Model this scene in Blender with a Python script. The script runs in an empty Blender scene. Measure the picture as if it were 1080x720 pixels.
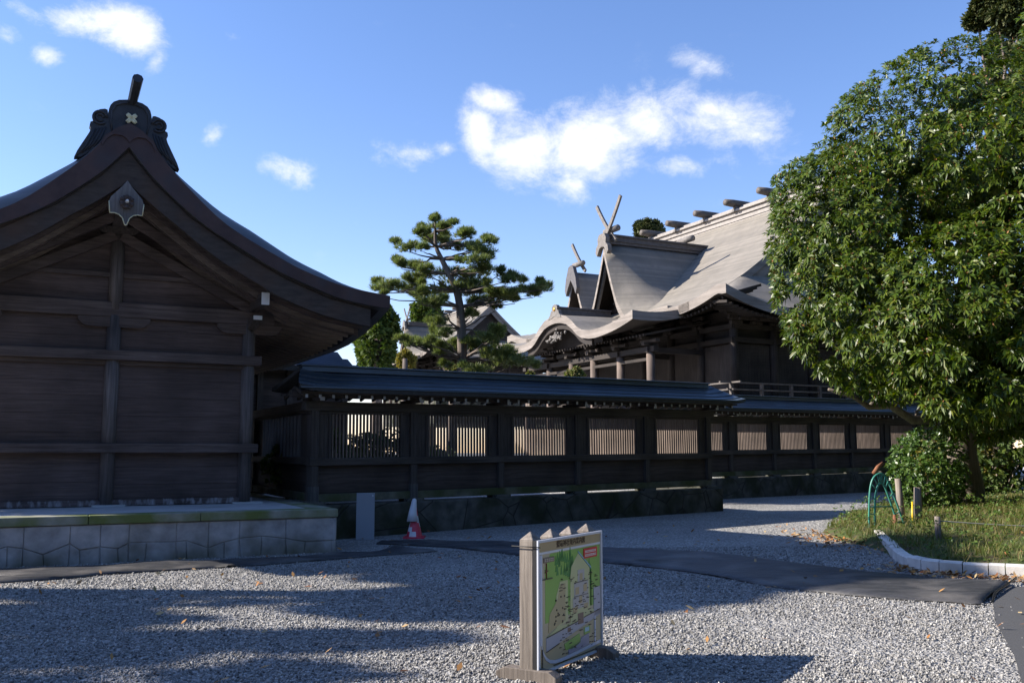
import bpy, bmesh, math, random
import numpy as np
from mathutils import Vector, Matrix
random.seed(7); RNG = np.random.default_rng(11)
R = math.radians
sc = bpy.context.scene
col = sc.collection

# ------------------------------------------------------------------ camera
cam_d = bpy.data.cameras.new("camera"); cam = bpy.data.objects.new("camera", cam_d); col.objects.link(cam)
cam_d.sensor_width = 36.0; cam_d.lens = 36.0 * 1000.0 / 1080.0
cam.location = (0, 0, 1.6); cam.rotation_euler = (R(90 + 6.65), 0, 0)
cam_d.clip_start = 0.05; cam_d.clip_end = 3000
sc.camera = cam

# ------------------------------------------------------------------ sun, sky, exposure
SUN_V = Vector((-1.73, 0.08, 1.0)).normalized()
EL = math.asin(SUN_V.z); AZ = math.atan2(SUN_V.x, SUN_V.y)
sl = bpy.data.lights.new("sun", 'SUN'); sun = bpy.data.objects.new("sun", sl); col.objects.link(sun)
sl.energy = 5.0; sl.angle = R(0.5); sl.color = (1.0, 0.925, 0.83)
sun.rotation_euler = SUN_V.to_track_quat('Z', 'Y').to_euler(); sun.location = (-20, 0, 30)
sc.view_settings.view_transform = 'Standard'; sc.view_settings.look = 'None'
sc.view_settings.gamma = 1.0; sc.view_settings.use_curve_mapping = False
sc.view_settings.exposure = 1.02

w = bpy.data.worlds.new("World"); sc.world = w; w.use_nodes = True
nt = w.node_tree; nt.nodes.clear()
def NN(t, kind, **kw):
    n = t.nodes.new(kind)
    for k, v in kw.items(): setattr(n, k, v)
    return n
out = NN(nt, 'ShaderNodeOutputWorld'); bg = NN(nt, 'ShaderNodeBackground')
sky = NN(nt, 'ShaderNodeTexSky', sky_type='NISHITA'); sky.sun_disc = False
sky.sun_elevation = EL; sky.sun_rotation = AZ; sky.air_density = 1.0; sky.dust_density = 0.15; sky.ozone_density = 2.6
bg.inputs['Strength'].default_value = 0.108
geo = NN(nt, 'ShaderNodeTexCoord')
def px_dir(px, py):
    p = R(6.65); x = px - 540.0; y = 360.0 - py
    d = Vector((x, 1000 * math.cos(p) - y * math.sin(p), 1000 * math.sin(p) + y * math.cos(p))); return d.normalized()
# clouds: soft ellipses on the dome (azimuth / elevation) broken up by noise
sep = NN(nt, 'ShaderNodeSeparateXYZ'); nt.links.new(geo.outputs['Generated'], sep.inputs[0])
def M(op, a, b=None, c=None, clamp=False):
    n = NN(nt, 'ShaderNodeMath', operation=op); n.use_clamp = clamp
    for i, q in enumerate((a, b, c)):
        if q is None: continue
        if isinstance(q, (int, float)): n.inputs[i].default_value = q
        else: nt.links.new(q, n.inputs[i])
    return n.outputs[0]
az = M('ARCTAN2', sep.outputs['X'], sep.outputs['Y']); el = M('ARCSINE', sep.outputs['Z'])
clouds = [  # px, py, rx, ry, tilt (deg, + = right end up), weight
 (520,106,36,16,0,1.0), (506,140,24,36,10,1.0), (560,160,62,34,-6,1.05), (620,152,72,42,10,1.15), (690,124,74,30,12,1.0),
 (756,126,78,27,-12,1.0), (742,70,38,15,-30,.72), (806,136,48,27,-22,.74), (606,188,30,24,0,.8), (722,176,40,11,0,.62), (765,170,30,14,-30,.42),
 (436,164,48,13,6,.72), (415,160,24,10,-20,.6), (468,160,18,10,0,.72),
 (302,178,36,14,-12,.8), (318,186,18,14,-10,.66), (226,142,11,14,-30,.55), (246,38,14,6,-10,.4), (100,22,62,17,4,1.05), (135,30,42,24,-14,1.05), (52,62,20,12,0,.8), (30,12,30,9,-20,.6), (2,35,20,10,0,.4), (166,60,12,22,-20,.5)]
tot = None
for (cx, cy, rx, ry, tl, wt) in clouds:
    d0 = px_dir(cx, cy); a0 = math.atan2(d0.x, d0.y); e0 = math.asin(d0.z)
    k = 1 / math.hypot(1000, math.hypot(cx - 540, cy - 360)); ce = math.cos(e0)
    du = M('MULTIPLY', M('SUBTRACT', az, a0), ce); dv = M('SUBTRACT', el, e0)
    c_, s_ = math.cos(R(tl)), math.sin(R(tl))
    ur = M('ADD', M('MULTIPLY', du, c_ / (rx * 1.06 * k)), M('MULTIPLY', dv, s_ / (rx * 1.06 * k)))
    vr = M('ADD', M('MULTIPLY', du, -s_ / (ry * 1.28 * k)), M('MULTIPLY', dv, c_ / (ry * 1.28 * k)))
    q = M('ADD', M('MULTIPLY', ur, ur), M('MULTIPLY', vr, vr))
    g = M('MULTIPLY', M('SUBTRACT', 1.25, M('SQRT', q), clamp=True), wt)
    tot = g if tot is None else M('SMOOTH_MAX', tot, g, 0.12)
nz = NN(nt, 'ShaderNodeTexNoise'); nz.inputs['Scale'].default_value = 17; nz.inputs['Detail'].default_value = 14; nz.inputs['Roughness'].default_value = .69
nz.inputs['Distortion'].default_value = .25
mp = NN(nt, 'ShaderNodeMapping'); mp.inputs['Scale'].default_value = (1, 1, 1.5); nt.links.new(geo.outputs['Generated'], mp.inputs[0]); nt.links.new(mp.outputs[0], nz.inputs['Vector'])
dens = M('SUBTRACT', M('ADD', M('MULTIPLY', tot, .95), M('MULTIPLY', M('SUBTRACT', nz.outputs[0], .5), 1.9)), 0.22)
dens = M('MULTIPLY', dens, M('MULTIPLY', tot, 6, clamp=True))
cr = NN(nt, 'ShaderNodeValToRGB'); cr.color_ramp.interpolation = 'EASE'
cr.color_ramp.elements[0].position = 0.02; cr.color_ramp.elements[0].color = (0, 0, 0, 1)
cr.color_ramp.elements[1].position = 1.0; cr.color_ramp.elements[1].color = (1, 1, 1, 1)
nt.links.new(dens, cr.inputs[0])
hv = NN(nt, 'ShaderNodeHueSaturation'); hv.inputs['Saturation'].default_value = 1.16; hv.inputs['Value'].default_value = 1.0
nt.links.new(sky.outputs[0], hv.inputs['Color'])
mx = NN(nt, 'ShaderNodeMixRGB'); mx.inputs[2].default_value = (5.4, 5.45, 5.5, 1)
nt.links.new(cr.outputs[0], mx.inputs[0]); tn = NN(nt, 'ShaderNodeMixRGB', blend_type='MULTIPLY'); tn.inputs[0].default_value = 1; tn.inputs[2].default_value = (1.26, 1.04, 1.13, 1)
nt.links.new(hv.outputs[0], tn.inputs[1]); nt.links.new(tn.outputs[0], mx.inputs[1])
nt.links.new(mx.outputs[0], bg.inputs[0]); nt.links.new(bg.outputs[0], out.inputs[0])

# ------------------------------------------------------------------ materials
def mat(name, base=(.2, .2, .2), rough=.7, metal=0.0, spec=.5):
    m = bpy.data.materials.new(name); m.use_nodes = True
    b = m.node_tree.nodes['Principled BSDF']
    b.inputs['Base Color'].default_value = (*base, 1); b.inputs['Roughness'].default_value = rough
    b.inputs['Metallic'].default_value = metal; b.inputs['Specular IOR Level'].default_value = spec
    return m
def noisemat(name, c1, c2, scale=(6, 6, 6), nscale=1.0, detail=8, rough=.75, bump=.3, bdist=.01, metal=0.0, spec=.4, c3=None, s3=1.2, th3=(.5, .7), coord='Object', rr=0.0):
    m = mat(name, c1, rough, metal, spec); t = m.node_tree; b = t.nodes['Principled BSDF']; L = t.links.new
    tc = NN(t, 'ShaderNodeTexCoord'); mp = NN(t, 'ShaderNodeMapping'); mp.inputs['Scale'].default_value = scale
    L(tc.outputs[coord], mp.inputs[0])
    n = NN(t, 'ShaderNodeTexNoise'); n.inputs['Scale'].default_value = nscale; n.inputs['Detail'].default_value = detail; n.inputs['Roughness'].default_value = .65
    L(mp.outputs[0], n.inputs['Vector'])
    r = NN(t, 'ShaderNodeValToRGB'); r.color_ramp.elements[0].position = .3; r.color_ramp.elements[1].position = .72
    r.color_ramp.elements[0].color = (*c1, 1); r.color_ramp.elements[1].color = (*c2, 1)
    L(n.outputs[0], r.inputs[0]); last = r.outputs[0]
    if c3:
        n3 = NN(t, 'ShaderNodeTexNoise'); n3.inputs['Scale'].default_value = s3; n3.inputs['Detail'].default_value = 7
        L(tc.outputs[coord], n3.inputs['Vector'])
        r3 = NN(t, 'ShaderNodeValToRGB'); r3.color_ramp.elements[0].position = th3[0]; r3.color_ramp.elements[1].position = th3[1]
        L(n3.outputs[0], r3.inputs[0]); mm = NN(t, 'ShaderNodeMixRGB'); mm.inputs[2].default_value = (*c3, 1)
        L(r3.outputs[0], mm.inputs[0]); L(last, mm.inputs[1]); last = mm.outputs[0]
    L(last, b.inputs['Base Color'])
    if rr:
        mr = NN(t, 'ShaderNodeMapRange'); mr.inputs[3].default_value = rough - rr; mr.inputs[4].default_value = rough + rr
        L(n.outputs[0], mr.inputs[0]); L(mr.outputs[0], b.inputs['Roughness'])
    if bump:
        bp = NN(t, 'ShaderNodeBump'); bp.inputs['Strength'].default_value = bump; bp.inputs['Distance'].default_value = bdist
        L(n.outputs[0], bp.inputs['Height']); L(bp.outputs[0], b.inputs['Normal'])
    return m
def woodmat(name, c1, c2, axis, boards=0, rough=.75, bump=.5, sc_=1.0, pale=None):
    """grain stretched along axis; boards = board height for grooves across the grain (0 none)"""
    s = [26 * sc_] * 3; s[axis] = 1.1 * sc_
    m = mat(name, c1, rough, 0, .3); t = m.node_tree; b = t.nodes['Principled BSDF']; L = t.links.new
    tc = NN(t, 'ShaderNodeTexCoord'); mp = NN(t, 'ShaderNodeMapping'); mp.inputs['Scale'].default_value = s
    L(tc.outputs['Object'], mp.inputs[0])
    n = NN(t, 'ShaderNodeTexNoise'); n.inputs['Scale'].default_value = 1; n.inputs['Detail'].default_value = 9; n.inputs['Roughness'].default_value = .7; n.inputs['Distortion'].default_value = .6
    L(mp.outputs[0], n.inputs['Vector'])
    r = NN(t, 'ShaderNodeValToRGB'); r.color_ramp.elements[0].position = .32; r.color_ramp.elements[1].position = .68
    r.color_ramp.elements[0].color = (*c1, 1); r.color_ramp.elements[1].color = (*c2, 1); L(n.outputs[0], r.inputs[0]); last = r.outputs[0]
    n2 = NN(t, 'ShaderNodeTexNoise'); n2.inputs['Scale'].default_value = .9; n2.inputs['Detail'].default_value = 6; L(tc.outputs['Object'], n2.inputs['Vector'])
    mr = NN(t, 'ShaderNodeMapRange'); mr.inputs[1].default_value = .3; mr.inputs[2].default_value = .7; mr.inputs[3].default_value = .6; mr.inputs[4].default_value = 1.4
    L(n2.outputs[0], mr.inputs[0])
    mu = NN(t, 'ShaderNodeMixRGB', blend_type='MULTIPLY'); mu.inputs[0].default_value = 1; L(last, mu.inputs[1]); L(mr.outputs[0], mu.inputs[2]); last = mu.outputs[0]
    h = n.outputs[0]
    if boards:
        sp = NN(t, 'ShaderNodeSeparateXYZ'); L(tc.outputs['Object'], sp.inputs[0])
        o = sp.outputs['Z'] if axis != 2 else sp.outputs['X']
        def mm(op, a, bb):
            q = NN(t, 'ShaderNodeMath', operation=op)
            for i, e in enumerate((a, bb)):
                if isinstance(e, (int, float)): q.inputs[i].default_value = e
                else: L(e, q.inputs[i])
            return q.outputs[0]
        dv = mm('DIVIDE', o, boards); fr = mm('FRACT', dv, 0); fl = mm('FLOOR', dv, 0)
        wn = NN(t, 'ShaderNodeTexWhiteNoise', noise_dimensions='1D'); L(fl, wn.inputs['W'])
        mr2 = NN(t, 'ShaderNodeMapRange'); mr2.inputs[3].default_value = .72; mr2.inputs[4].default_value = 1.3; L(wn.outputs[0], mr2.inputs[0])
        mu2 = NN(t, 'ShaderNodeMixRGB', blend_type='MULTIPLY'); mu2.inputs[0].default_value = 1; L(last, mu2.inputs[1]); L(mr2.outputs[0], mu2.inputs[2]); last = mu2.outputs[0]
        gr = mm('GREATER_THAN', fr, .03); h = mm('MULTIPLY', mm('ADD', mm('MULTIPLY', h, .35), .65), gr)
    if pale:   # pale worn stains low on the boards
        n4 = NN(t, 'ShaderNodeTexNoise'); n4.inputs['Scale'].default_value = 5; n4.inputs['Detail'].default_value = 10
        mp4 = NN(t, 'ShaderNodeMapping'); mp4.inputs['Scale'].default_value = (2.5, 1, 1); L(tc.outputs['Object'], mp4.inputs[0]); L(mp4.outputs[0], n4.inputs['Vector'])
        sp4 = NN(t, 'ShaderNodeSeparateXYZ'); L(tc.outputs['Object'], sp4.inputs[0])
        q4 = NN(t, 'ShaderNodeMapRange'); q4.inputs[1].default_value = .78; q4.inputs[2].default_value = .95; q4.inputs[3].default_value = .62; q4.inputs[4].default_value = 0.0
        L(sp4.outputs['Z'], q4.inputs[0])
        a4 = NN(t, 'ShaderNodeMath', operation='ADD'); L(n4.outputs[0], a4.inputs[0]); L(q4.outputs[0], a4.inputs[1])
        r4 = NN(t, 'ShaderNodeValToRGB'); r4.color_ramp.elements[0].position = 1.02 - .02; r4.color_ramp.elements[0].position = .98; r4.color_ramp.elements[1].position = 1.0
        s4 = NN(t, 'ShaderNodeMapRange'); s4.inputs[1].default_value = 1.08; s4.inputs[2].default_value = 1.3; L(a4.outputs[0], s4.inputs[0])
        x4 = NN(t, 'ShaderNodeMixRGB'); x4.inputs[2].default_value = (*pale, 1); L(s4.outputs[0], x4.inputs[0]); L(last, x4.inputs[1]); last = x4.outputs[0]
    L(last, b.inputs['Base Color'])
    bp = NN(t, 'ShaderNodeBump'); bp.inputs['Strength'].default_value = bump; bp.inputs['Distance'].default_value = .012
    L(h, bp.inputs['Height']); L(bp.outputs[0], b.inputs['Normal'])
    return m
DK = (.040, .033, .030); DK2 = (.125, .105, .098)
MAT = {}
MAT['wall_wood'] = woodmat('wall_wood', (.052, .038, .035), (.13, .098, .092), 0, boards=.29, pale=(.34, .32, .33))
MAT['wall_plain'] = woodmat('wall_plain', (.062, .045, .040), (.128, .094, .086), 0, pale=(.34, .32, .33), bump=.45, sc_=1.3)
MAT['beam_x'] = woodmat('beam_x', (.060, .044, .040), (.155, .122, .112), 0)
MAT['beam_y'] = woodmat('beam_y', DK, (.115, .095, .085), 1)
MAT['post_z'] = woodmat('post_z', (.07, .06, .058), (.20, .175, .168), 2)
MAT['hafu'] = noisemat('hafu', (.034, .026, .022), (.080, .064, .056), scale=(1.2, 1.2, 5), nscale=3, rough=.75, bump=.25, bdist=.006, c3=(.085, .05, .033), s3=1.3, th3=(.52, .75))
MAT['gray_wood'] = woodmat('gray_wood', (.12, .115, .115), (.24, .23, .23), 2)
MAT['shoe_wood'] = woodmat('shoe_wood', (.06, .058, .055), (.13, .125, .12), 2)
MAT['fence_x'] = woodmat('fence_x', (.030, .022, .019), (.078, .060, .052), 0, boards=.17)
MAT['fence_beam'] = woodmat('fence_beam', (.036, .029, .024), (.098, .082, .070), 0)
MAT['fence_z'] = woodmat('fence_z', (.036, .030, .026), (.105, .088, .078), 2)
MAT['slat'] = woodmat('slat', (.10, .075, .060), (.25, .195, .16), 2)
MAT['white_paint'] = noisemat('white_paint', (.72, .72, .72), (.82, .82, .8), rough=.6, bump=.05)
MAT['fascia_copper'] = noisemat('fascia_copper', (.040, .022, .022), (.085, .050, .046), scale=(3, 3, 3), rough=.55, bump=.2, c3=(.05, .04, .045), s3=2.0)
def shingle(name, c1, c2, step, axis_z=True, rough=.5, metal=.0, spec=.5, stain=None, step_y=0.45):
    """thin copper/bark courses: stepped height by world-ish object Z, staggered joints"""
    m = mat(name, c1, rough, metal, spec); t = m.node_tree; b = t.nodes['Principled BSDF']; L = t.links.new
    tc = NN(t, 'ShaderNodeTexCoord'); sp = NN(t, 'ShaderNodeSeparateXYZ'); L(tc.outputs['Object'], sp.inputs[0])
    def mm(op, a, bb=0):
        q = NN(t, 'ShaderNodeMath', operation=op)
        for i, e in enumerate((a, bb)):
            if isinstance(e, (int, float)): q.inputs[i].default_value = e
            else: L(e, q.inputs[i])
        return q.outputs[0]
    dv = mm('DIVIDE', sp.outputs['Z'], step); fr = mm('FRACT', dv); fl = mm('FLOOR', dv)
    wn = NN(t, 'ShaderNodeTexWhiteNoise', noise_dimensions='1D'); L(fl, wn.inputs['W'])
    n = NN(t, 'ShaderNodeTexNoise'); n.inputs['Scale'].default_value = 1.3; n.inputs['Detail'].default_value = 9; L(tc.outputs['Object'], n.inputs['Vector'])
    mixf = mm('ADD', mm('MULTIPLY', wn.outputs[0], .35), mm('MULTIPLY', n.outputs[0], .75))
    r = NN(t, 'ShaderNodeValToRGB'); r.color_ramp.elements[0].position = .25; r.color_ramp.elements[1].position = .8
    r.color_ramp.elements[0].color = (*c1, 1); r.color_ramp.elements[1].color = (*c2, 1); L(mixf, r.inputs[0])
    last = r.outputs[0]
    if stain:
        mp = NN(t, 'ShaderNodeMapping'); mp.inputs['Scale'].default_value = (5, 5, .6); L(tc.outputs['Object'], mp.inputs[0])
        n3 = NN(t, 'ShaderNodeTexNoise'); n3.inputs['Scale'].default_value = .8; n3.inputs['Detail'].default_value = 7; L(mp.outputs[0], n3.inputs['Vector'])
        r3 = NN(t, 'ShaderNodeValToRGB'); r3.color_ramp.elements[0].position = .5; r3.color_ramp.elements[1].position = .8; L(n3.outputs[0], r3.inputs[0])
        x3 = NN(t, 'ShaderNodeMixRGB'); x3.inputs[2].default_value = (*stain, 1); L(r3.outputs[0], x3.inputs[0]); L(last, x3.inputs[1]); last = x3.outputs[0]
    L(last, b.inputs['Base Color'])
    bp = NN(t, 'ShaderNodeBump'); bp.inputs['Strength'].default_value = .65; bp.inputs['Distance'].default_value = .03
    h = mm('ADD', mm('MULTIPLY', fr, -.7), mm('MULTIPLY', n.outputs[0], .6)); L(h, bp.inputs['Height']); L(bp.outputs[0], b.inputs['Normal'])
    return m
MAT['roof_dark'] = shingle('roof_dark', (.045, .048, .056), (.115, .113, .112), .11, rough=.5, spec=.4)
MAT['roof_hall'] = shingle('roof_hall', (.175, .16, .135), (.275, .247, .208), .095, rough=.65, spec=.2, stain=(.19, .175, .15))
MAT['roof_blue'] = shingle('roof_blue', (.03, .038, .055), (.07, .08, .105), .09, rough=.65, spec=.3)
MAT['roof_fence'] = shingle('roof_fence', (.022, .034, .048), (.075, .10, .125), .075, rough=.33, spec=.6)
MAT['hall_fascia'] = shingle('hall_fascia', (.17, .148, .128), (.29, .255, .225), .06, rough=.75, spec=.2)
MAT['hall_wood'] = woodmat('hall_wood', (.026, .020, .017), (.070, .056, .047), 2)
MAT['hall_beam'] = woodmat('hall_beam', (.018, .014, .012), (.05, .040, .034), 0)
MAT['hall_trim'] = noisemat('hall_trim', (.10, .09, .08), (.22, .20, .18), rough=.7)
MAT['oni'] = noisemat('oni', (.018, .020, .026), (.05, .052, .06), rough=.5, bump=.3)
MAT['tip_paint'] = noisemat('tip_paint', (.36, .36, .37), (.5, .5, .5), rough=.7)
MAT['cream'] = noisemat('cream', (.62, .58, .38), (.72, .68, .46), rough=.45, bump=.1)
MAT['gold'] = mat('gold', (.75, .42, .10), .35, .7)
MAT['orange_wood'] = woodmat('orange_wood', (.16, .075, .035), (.33, .16, .075), 0)
# stone
def stonemat(name, c1, c2, moss, scale, gap=.03, mossth=(.45, .6), stretch=(1, 1, 1), rand=1.0, lowmoss=None):
    m = mat(name, c1, .85, 0, .3); t = m.node_tree; b = t.nodes['Principled BSDF']; L = t.links.new
    tc = NN(t, 'ShaderNodeTexCoord'); mp = NN(t, 'ShaderNodeMapping'); mp.inputs['Scale'].default_value = stretch; L(tc.outputs['Object'], mp.inputs[0])
    n = NN(t, 'ShaderNodeTexNoise'); n.inputs['Scale'].default_value = 5; n.inputs['Detail'].default_value = 10; L(tc.outputs['Object'], n.inputs['Vector'])
    h = n.outputs[0]
    r = NN(t, 'ShaderNodeValToRGB'); r.color_ramp.elements[0].position = .3; r.color_ramp.elements[1].position = .7
    r.color_ramp.elements[0].color = (*c1, 1); r.color_ramp.elements[1].color = (*c2, 1); L(n.outputs[0], r.inputs[0]); last = r.outputs[0]
    if scale:
        ve = NN(t, 'ShaderNodeTexVoronoi', feature='DISTANCE_TO_EDGE'); ve.inputs['Scale'].default_value = scale; ve.inputs['Randomness'].default_value = rand; L(mp.outputs[0], ve.inputs['Vector'])
        vc = NN(t, 'ShaderNodeTexVoronoi', feature='F1'); vc.inputs['Scale'].default_value = scale; vc.inputs['Randomness'].default_value = rand; L(mp.outputs[0], vc.inputs['Vector'])
        bw = NN(t, 'ShaderNodeRGBToBW'); L(vc.outputs['Color'], bw.inputs[0])
        mr = NN(t, 'ShaderNodeMapRange'); mr.inputs[3].default_value = .62; mr.inputs[4].default_value = 1.32; L(bw.outputs[0], mr.inputs[0])
        mu = NN(t, 'ShaderNodeMixRGB', blend_type='MULTIPLY'); mu.inputs[0].default_value = 1; L(last, mu.inputs[1]); L(mr.outputs[0], mu.inputs[2]); last = mu.outputs[0]
    if moss:
        n2 = NN(t, 'ShaderNodeTexNoise'); n2.inputs['Scale'].default_value = 1.7; n2.inputs['Detail'].default_value = 8; L(tc.outputs['Object'], n2.inputs['Vector'])
        src = n2.outputs[0]
        if lowmoss:
            sp = NN(t, 'ShaderNodeSeparateXYZ'); L(tc.outputs['Object'], sp.inputs[0])
            q = NN(t, 'ShaderNodeMapRange'); q.inputs[1].default_value = lowmoss[0]; q.inputs[2].default_value = lowmoss[1]; q.inputs[3].default_value = .16; q.inputs[4].default_value = -.12
            L(sp.outputs['Z'], q.inputs[0]); a = NN(t, 'ShaderNodeMath', operation='ADD'); L(src, a.inputs[0]); L(q.outputs[0], a.inputs[1]); src = a.outputs[0]
        r2 = NN(t, 'ShaderNodeValToRGB'); r2.color_ramp.elements[0].position = mossth[0]; r2.color_ramp.elements[1].position = mossth[1]; L(src, r2.inputs[0])
        x = NN(t, 'ShaderNodeMixRGB'); x.inputs[2].default_value = (*moss, 1); L(r2.outputs[0], x.inputs[0]); L(last, x.inputs[1]); last = x.outputs[0]
    if scale:
        st = NN(t, 'ShaderNodeMapRange'); st.inputs[1].default_value = gap * .3; st.inputs[2].default_value = gap; L(ve.outputs['Distance'], st.inputs[0])
        x = NN(t, 'ShaderNodeMixRGB'); x.inputs[1].default_value = (.03, .028, .024, 1); L(st.outputs[0], x.inputs[0]); L(last, x.inputs[2]); last = x.outputs[0]
        a = NN(t, 'ShaderNodeMath', operation='MULTIPLY_ADD'); a.inputs[1].default_value = .35; L(n.outputs[0], a.inputs[0]); L(st.outputs[0], a.inputs[2]); h = a.outputs[0]
    L(last, b.inputs['Base Color'])
    bp = NN(t, 'ShaderNodeBump'); bp.inputs['Strength'].default_value = .7; bp.inputs['Distance'].default_value = .02; L(h, bp.inputs['Height']); L(bp.outputs[0], b.inputs['Normal'])
    return m
MAT['plat_stone'] = stonemat('plat_stone', (.30, .285, .275), (.53, .50, .49), (.15, .14, .10), 0, mossth=(.42, .75), lowmoss=(.0, .45))
MAT['coping'] = stonemat('coping', (.25, .25, .21), (.40, .39, .33), (.15, .18, .055), 0, mossth=(.34, .6))
MAT['plat_top'] = stonemat('plat_top', (.42, .42, .42), (.52, .52, .52), (.28, .28, .25), 0, mossth=(.55, .8))
MAT['fence_stone'] = stonemat('fence_stone', (.055, .056, .050), (.13, .125, .11), (.032, .036, .018), 1.5, gap=.02, mossth=(.4, .62), stretch=(1, 1, 1.1))
MAT['mossy_sill'] = stonemat('mossy_sill', (.08, .08, .06), (.18, .175, .13), (.065, .075, .028), 0, mossth=(.35, .6))
MAT['kerb'] = stonemat('kerb', (.58, .55, .50), (.74, .71, .65), (.25, .24, .2), 0, mossth=(.5, .75))
MAT['mat_black'] = noisemat('mat_black', (.022, .023, .025), (.075, .074, .076), scale=(1.4, 5, 1), nscale=1.6, rough=.5, bump=.8, bdist=.03, spec=.4, c3=(.14, .13, .12), s3=1.6, th3=(.5, .72))
MAT['asphalt'] = noisemat('asphalt', (.05, .05, .05), (.10, .10, .10), nscale=40, rough=.85, bump=.6, bdist=.004)
MAT['soil'] = noisemat('soil', (.05, .038, .022), (.12, .09, .05), nscale=3, rough=.95, bump=.8, bdist=.03, c3=(.06, .085, .018), s3=3, th3=(.35, .55))

def gravelmat(name, k=1.0):
    m = mat(name, (.3, .3, .3), .85, 0, .3); t = m.node_tree; b = t.nodes['Principled BSDF']; L = t.links.new
    tc = NN(t, 'ShaderNodeTexCoord')
    v = NN(t, 'ShaderNodeTexVoronoi'); v.inputs['Scale'].default_value = 38; L(tc.outputs['Object'], v.inputs['Vector'])
    v2 = NN(t, 'ShaderNodeTexVoronoi'); v2.inputs['Scale'].default_value = 15; L(tc.outputs['Object'], v2.inputs['Vector'])
    bw = NN(t, 'ShaderNodeRGBToBW'); L(v.outputs['Color'], bw.inputs[0])
    r = NN(t, 'ShaderNodeValToRGB'); e = r.color_ramp.elements
    e[0].position = 0; e[0].color = (.15 * k, .146 * k, .138 * k, 1); e[1].position = 1; e[1].color = (.56 * k, .545 * k, .51 * k, 1)
    q = e.new(.5); q.color = (.28 * k, .272 * k, .256 * k, 1); L(bw.outputs[0], r.inputs[0])
    n = NN(t, 'ShaderNodeTexNoise'); n.inputs['Scale'].default_value = .55; n.inputs['Detail'].default_value = 6; L(tc.outputs['Object'], n.inputs['Vector'])
    mr = NN(t, 'ShaderNodeMapRange'); mr.inputs[1].default_value = .3; mr.inputs[2].default_value = .7; mr.inputs[3].default_value = .8; mr.inputs[4].default_value = 1.12; L(n.outputs[0], mr.inputs[0])
    mu = NN(t, 'ShaderNodeMixRGB', blend_type='MULTIPLY'); mu.inputs[0].default_value = 1; L(r.outputs[0], mu.inputs[1]); L(mr.outputs[0], mu.inputs[2]); L(mu.outputs[0], b.inputs['Base Color'])
    a = NN(t, 'ShaderNodeMath', operation='MULTIPLY_ADD'); a.inputs[1].default_value = 1.6; L(v2.outputs['Distance'], a.inputs[0]); L(v.outputs['Distance'], a.inputs[2])
    n5 = NN(t, 'ShaderNodeTexNoise'); n5.inputs['Scale'].default_value = 2.2; n5.inputs['Detail'].default_value = 4; L(tc.outputs['Object'], n5.inputs['Vector'])
    a5 = NN(t, 'ShaderNodeMath', operation='MULTIPLY_ADD'); a5.inputs[1].default_value = -2.5; L(n5.outputs[0], a5.inputs[0]); L(a.outputs[0], a5.inputs[2])
    bp = NN(t, 'ShaderNodeBump', invert=True); bp.inputs['Strength'].default_value = .9; bp.inputs['Distance'].default_value = .022; L(a5.outputs[0], bp.inputs['Height']); L(bp.outputs[0], b.inputs['Normal'])
    return m
MAT['gravel'] = gravelmat('gravel'); MAT['court'] = gravelmat('court', 1.5)
def islandmat(name, cols, rough=.6, spec=.4, trans=0.0, bump=0):
    m = mat(name, cols[0], rough, 0, spec); t = m.node_tree; b = t.nodes['Principled BSDF']; L = t.links.new
    g = NN(t, 'ShaderNodeNewGeometry'); r = NN(t, 'ShaderNodeValToRGB'); r.color_ramp.interpolation = 'LINEAR'; e = r.color_ramp.elements
    e[0].position = 0; e[0].color = (*cols[0], 1); e[1].position = 1; e[1].color = (*cols[-1], 1)
    for i, c in enumerate(cols[1:-1]): q = e.new((i + 1) / (len(cols) - 1)); q.color = (*c, 1)
    L(g.outputs['Random Per Island'], r.inputs[0]); L(r.outputs[0], b.inputs['Base Color'])
    if trans:
        tr = NN(t, 'ShaderNodeBsdfTranslucent'); mix = NN(t, 'ShaderNodeMixShader'); mix.inputs[0].default_value = trans
        hs = NN(t, 'ShaderNodeHueSaturation'); hs.inputs['Saturation'].default_value = 1.15; hs.inputs['Value'].default_value = 1.8; L(r.outputs[0], hs.inputs['Color']); L(hs.outputs[0], tr.inputs[0])
        L(b.outputs[0], mix.inputs[1]); L(tr.outputs[0], mix.inputs[2]); L(mix.outputs[0], t.nodes['Material Output'].inputs[0])
    return m
MAT['stones'] = islandmat('stones', [(.09, .089, .086), (.25, .242, .228), (.34, .328, .308), (.19, .186, .176), (.55, .53, .485)], .85, .3)
MAT['big_leaf'] = islandmat('big_leaf', [(.022, .048, .006), (.060, .104, .008), (.100, .142, .010), (.035, .066, .008), (.145, .16, .020)], .40, .34, .2)
MAT['bud'] = islandmat('bud', [(.24, .10, .035), (.34, .19, .07)], .6)
MAT['shrub_leaf'] = islandmat('shrub_leaf', [(.035, .075, .015), (.06, .12, .022), (.10, .15, .03)], .35, .5, .2)
MAT['pine'] = islandmat('pine', [(.07, .11, .035), (.13, .17, .05), (.20, .22, .07), (.10, .14, .045)], .5, .4, .3)
MAT['dark_pine'] = islandmat('dark_pine', [(.026, .042, .012), (.05, .065, .018), (.085, .085, .025)], .6, .3, .08)
MAT['far_leaf'] = islandmat('far_leaf', [(.030, .055, .012), (.06, .10, .018), (.10, .13, .02), (.045, .075, .016)], .6, .3, .2)
MAT['yellow_leaf'] = islandmat('yellow_leaf', [(.16, .15, .03), (.24, .19, .04), (.12, .14, .03)], .6, .3, .2)
MAT['grass'] = islandmat('grass', [(.07, .10, .02), (.11, .15, .03), (.17, .17, .05), (.24, .19, .09), (.09, .13, .025)], .6, .3, .25)
MAT['herb'] = islandmat('herb', [(.05, .10, .018), (.09, .15, .03), (.14, .18, .035)], .5, .3, .2)
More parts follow.
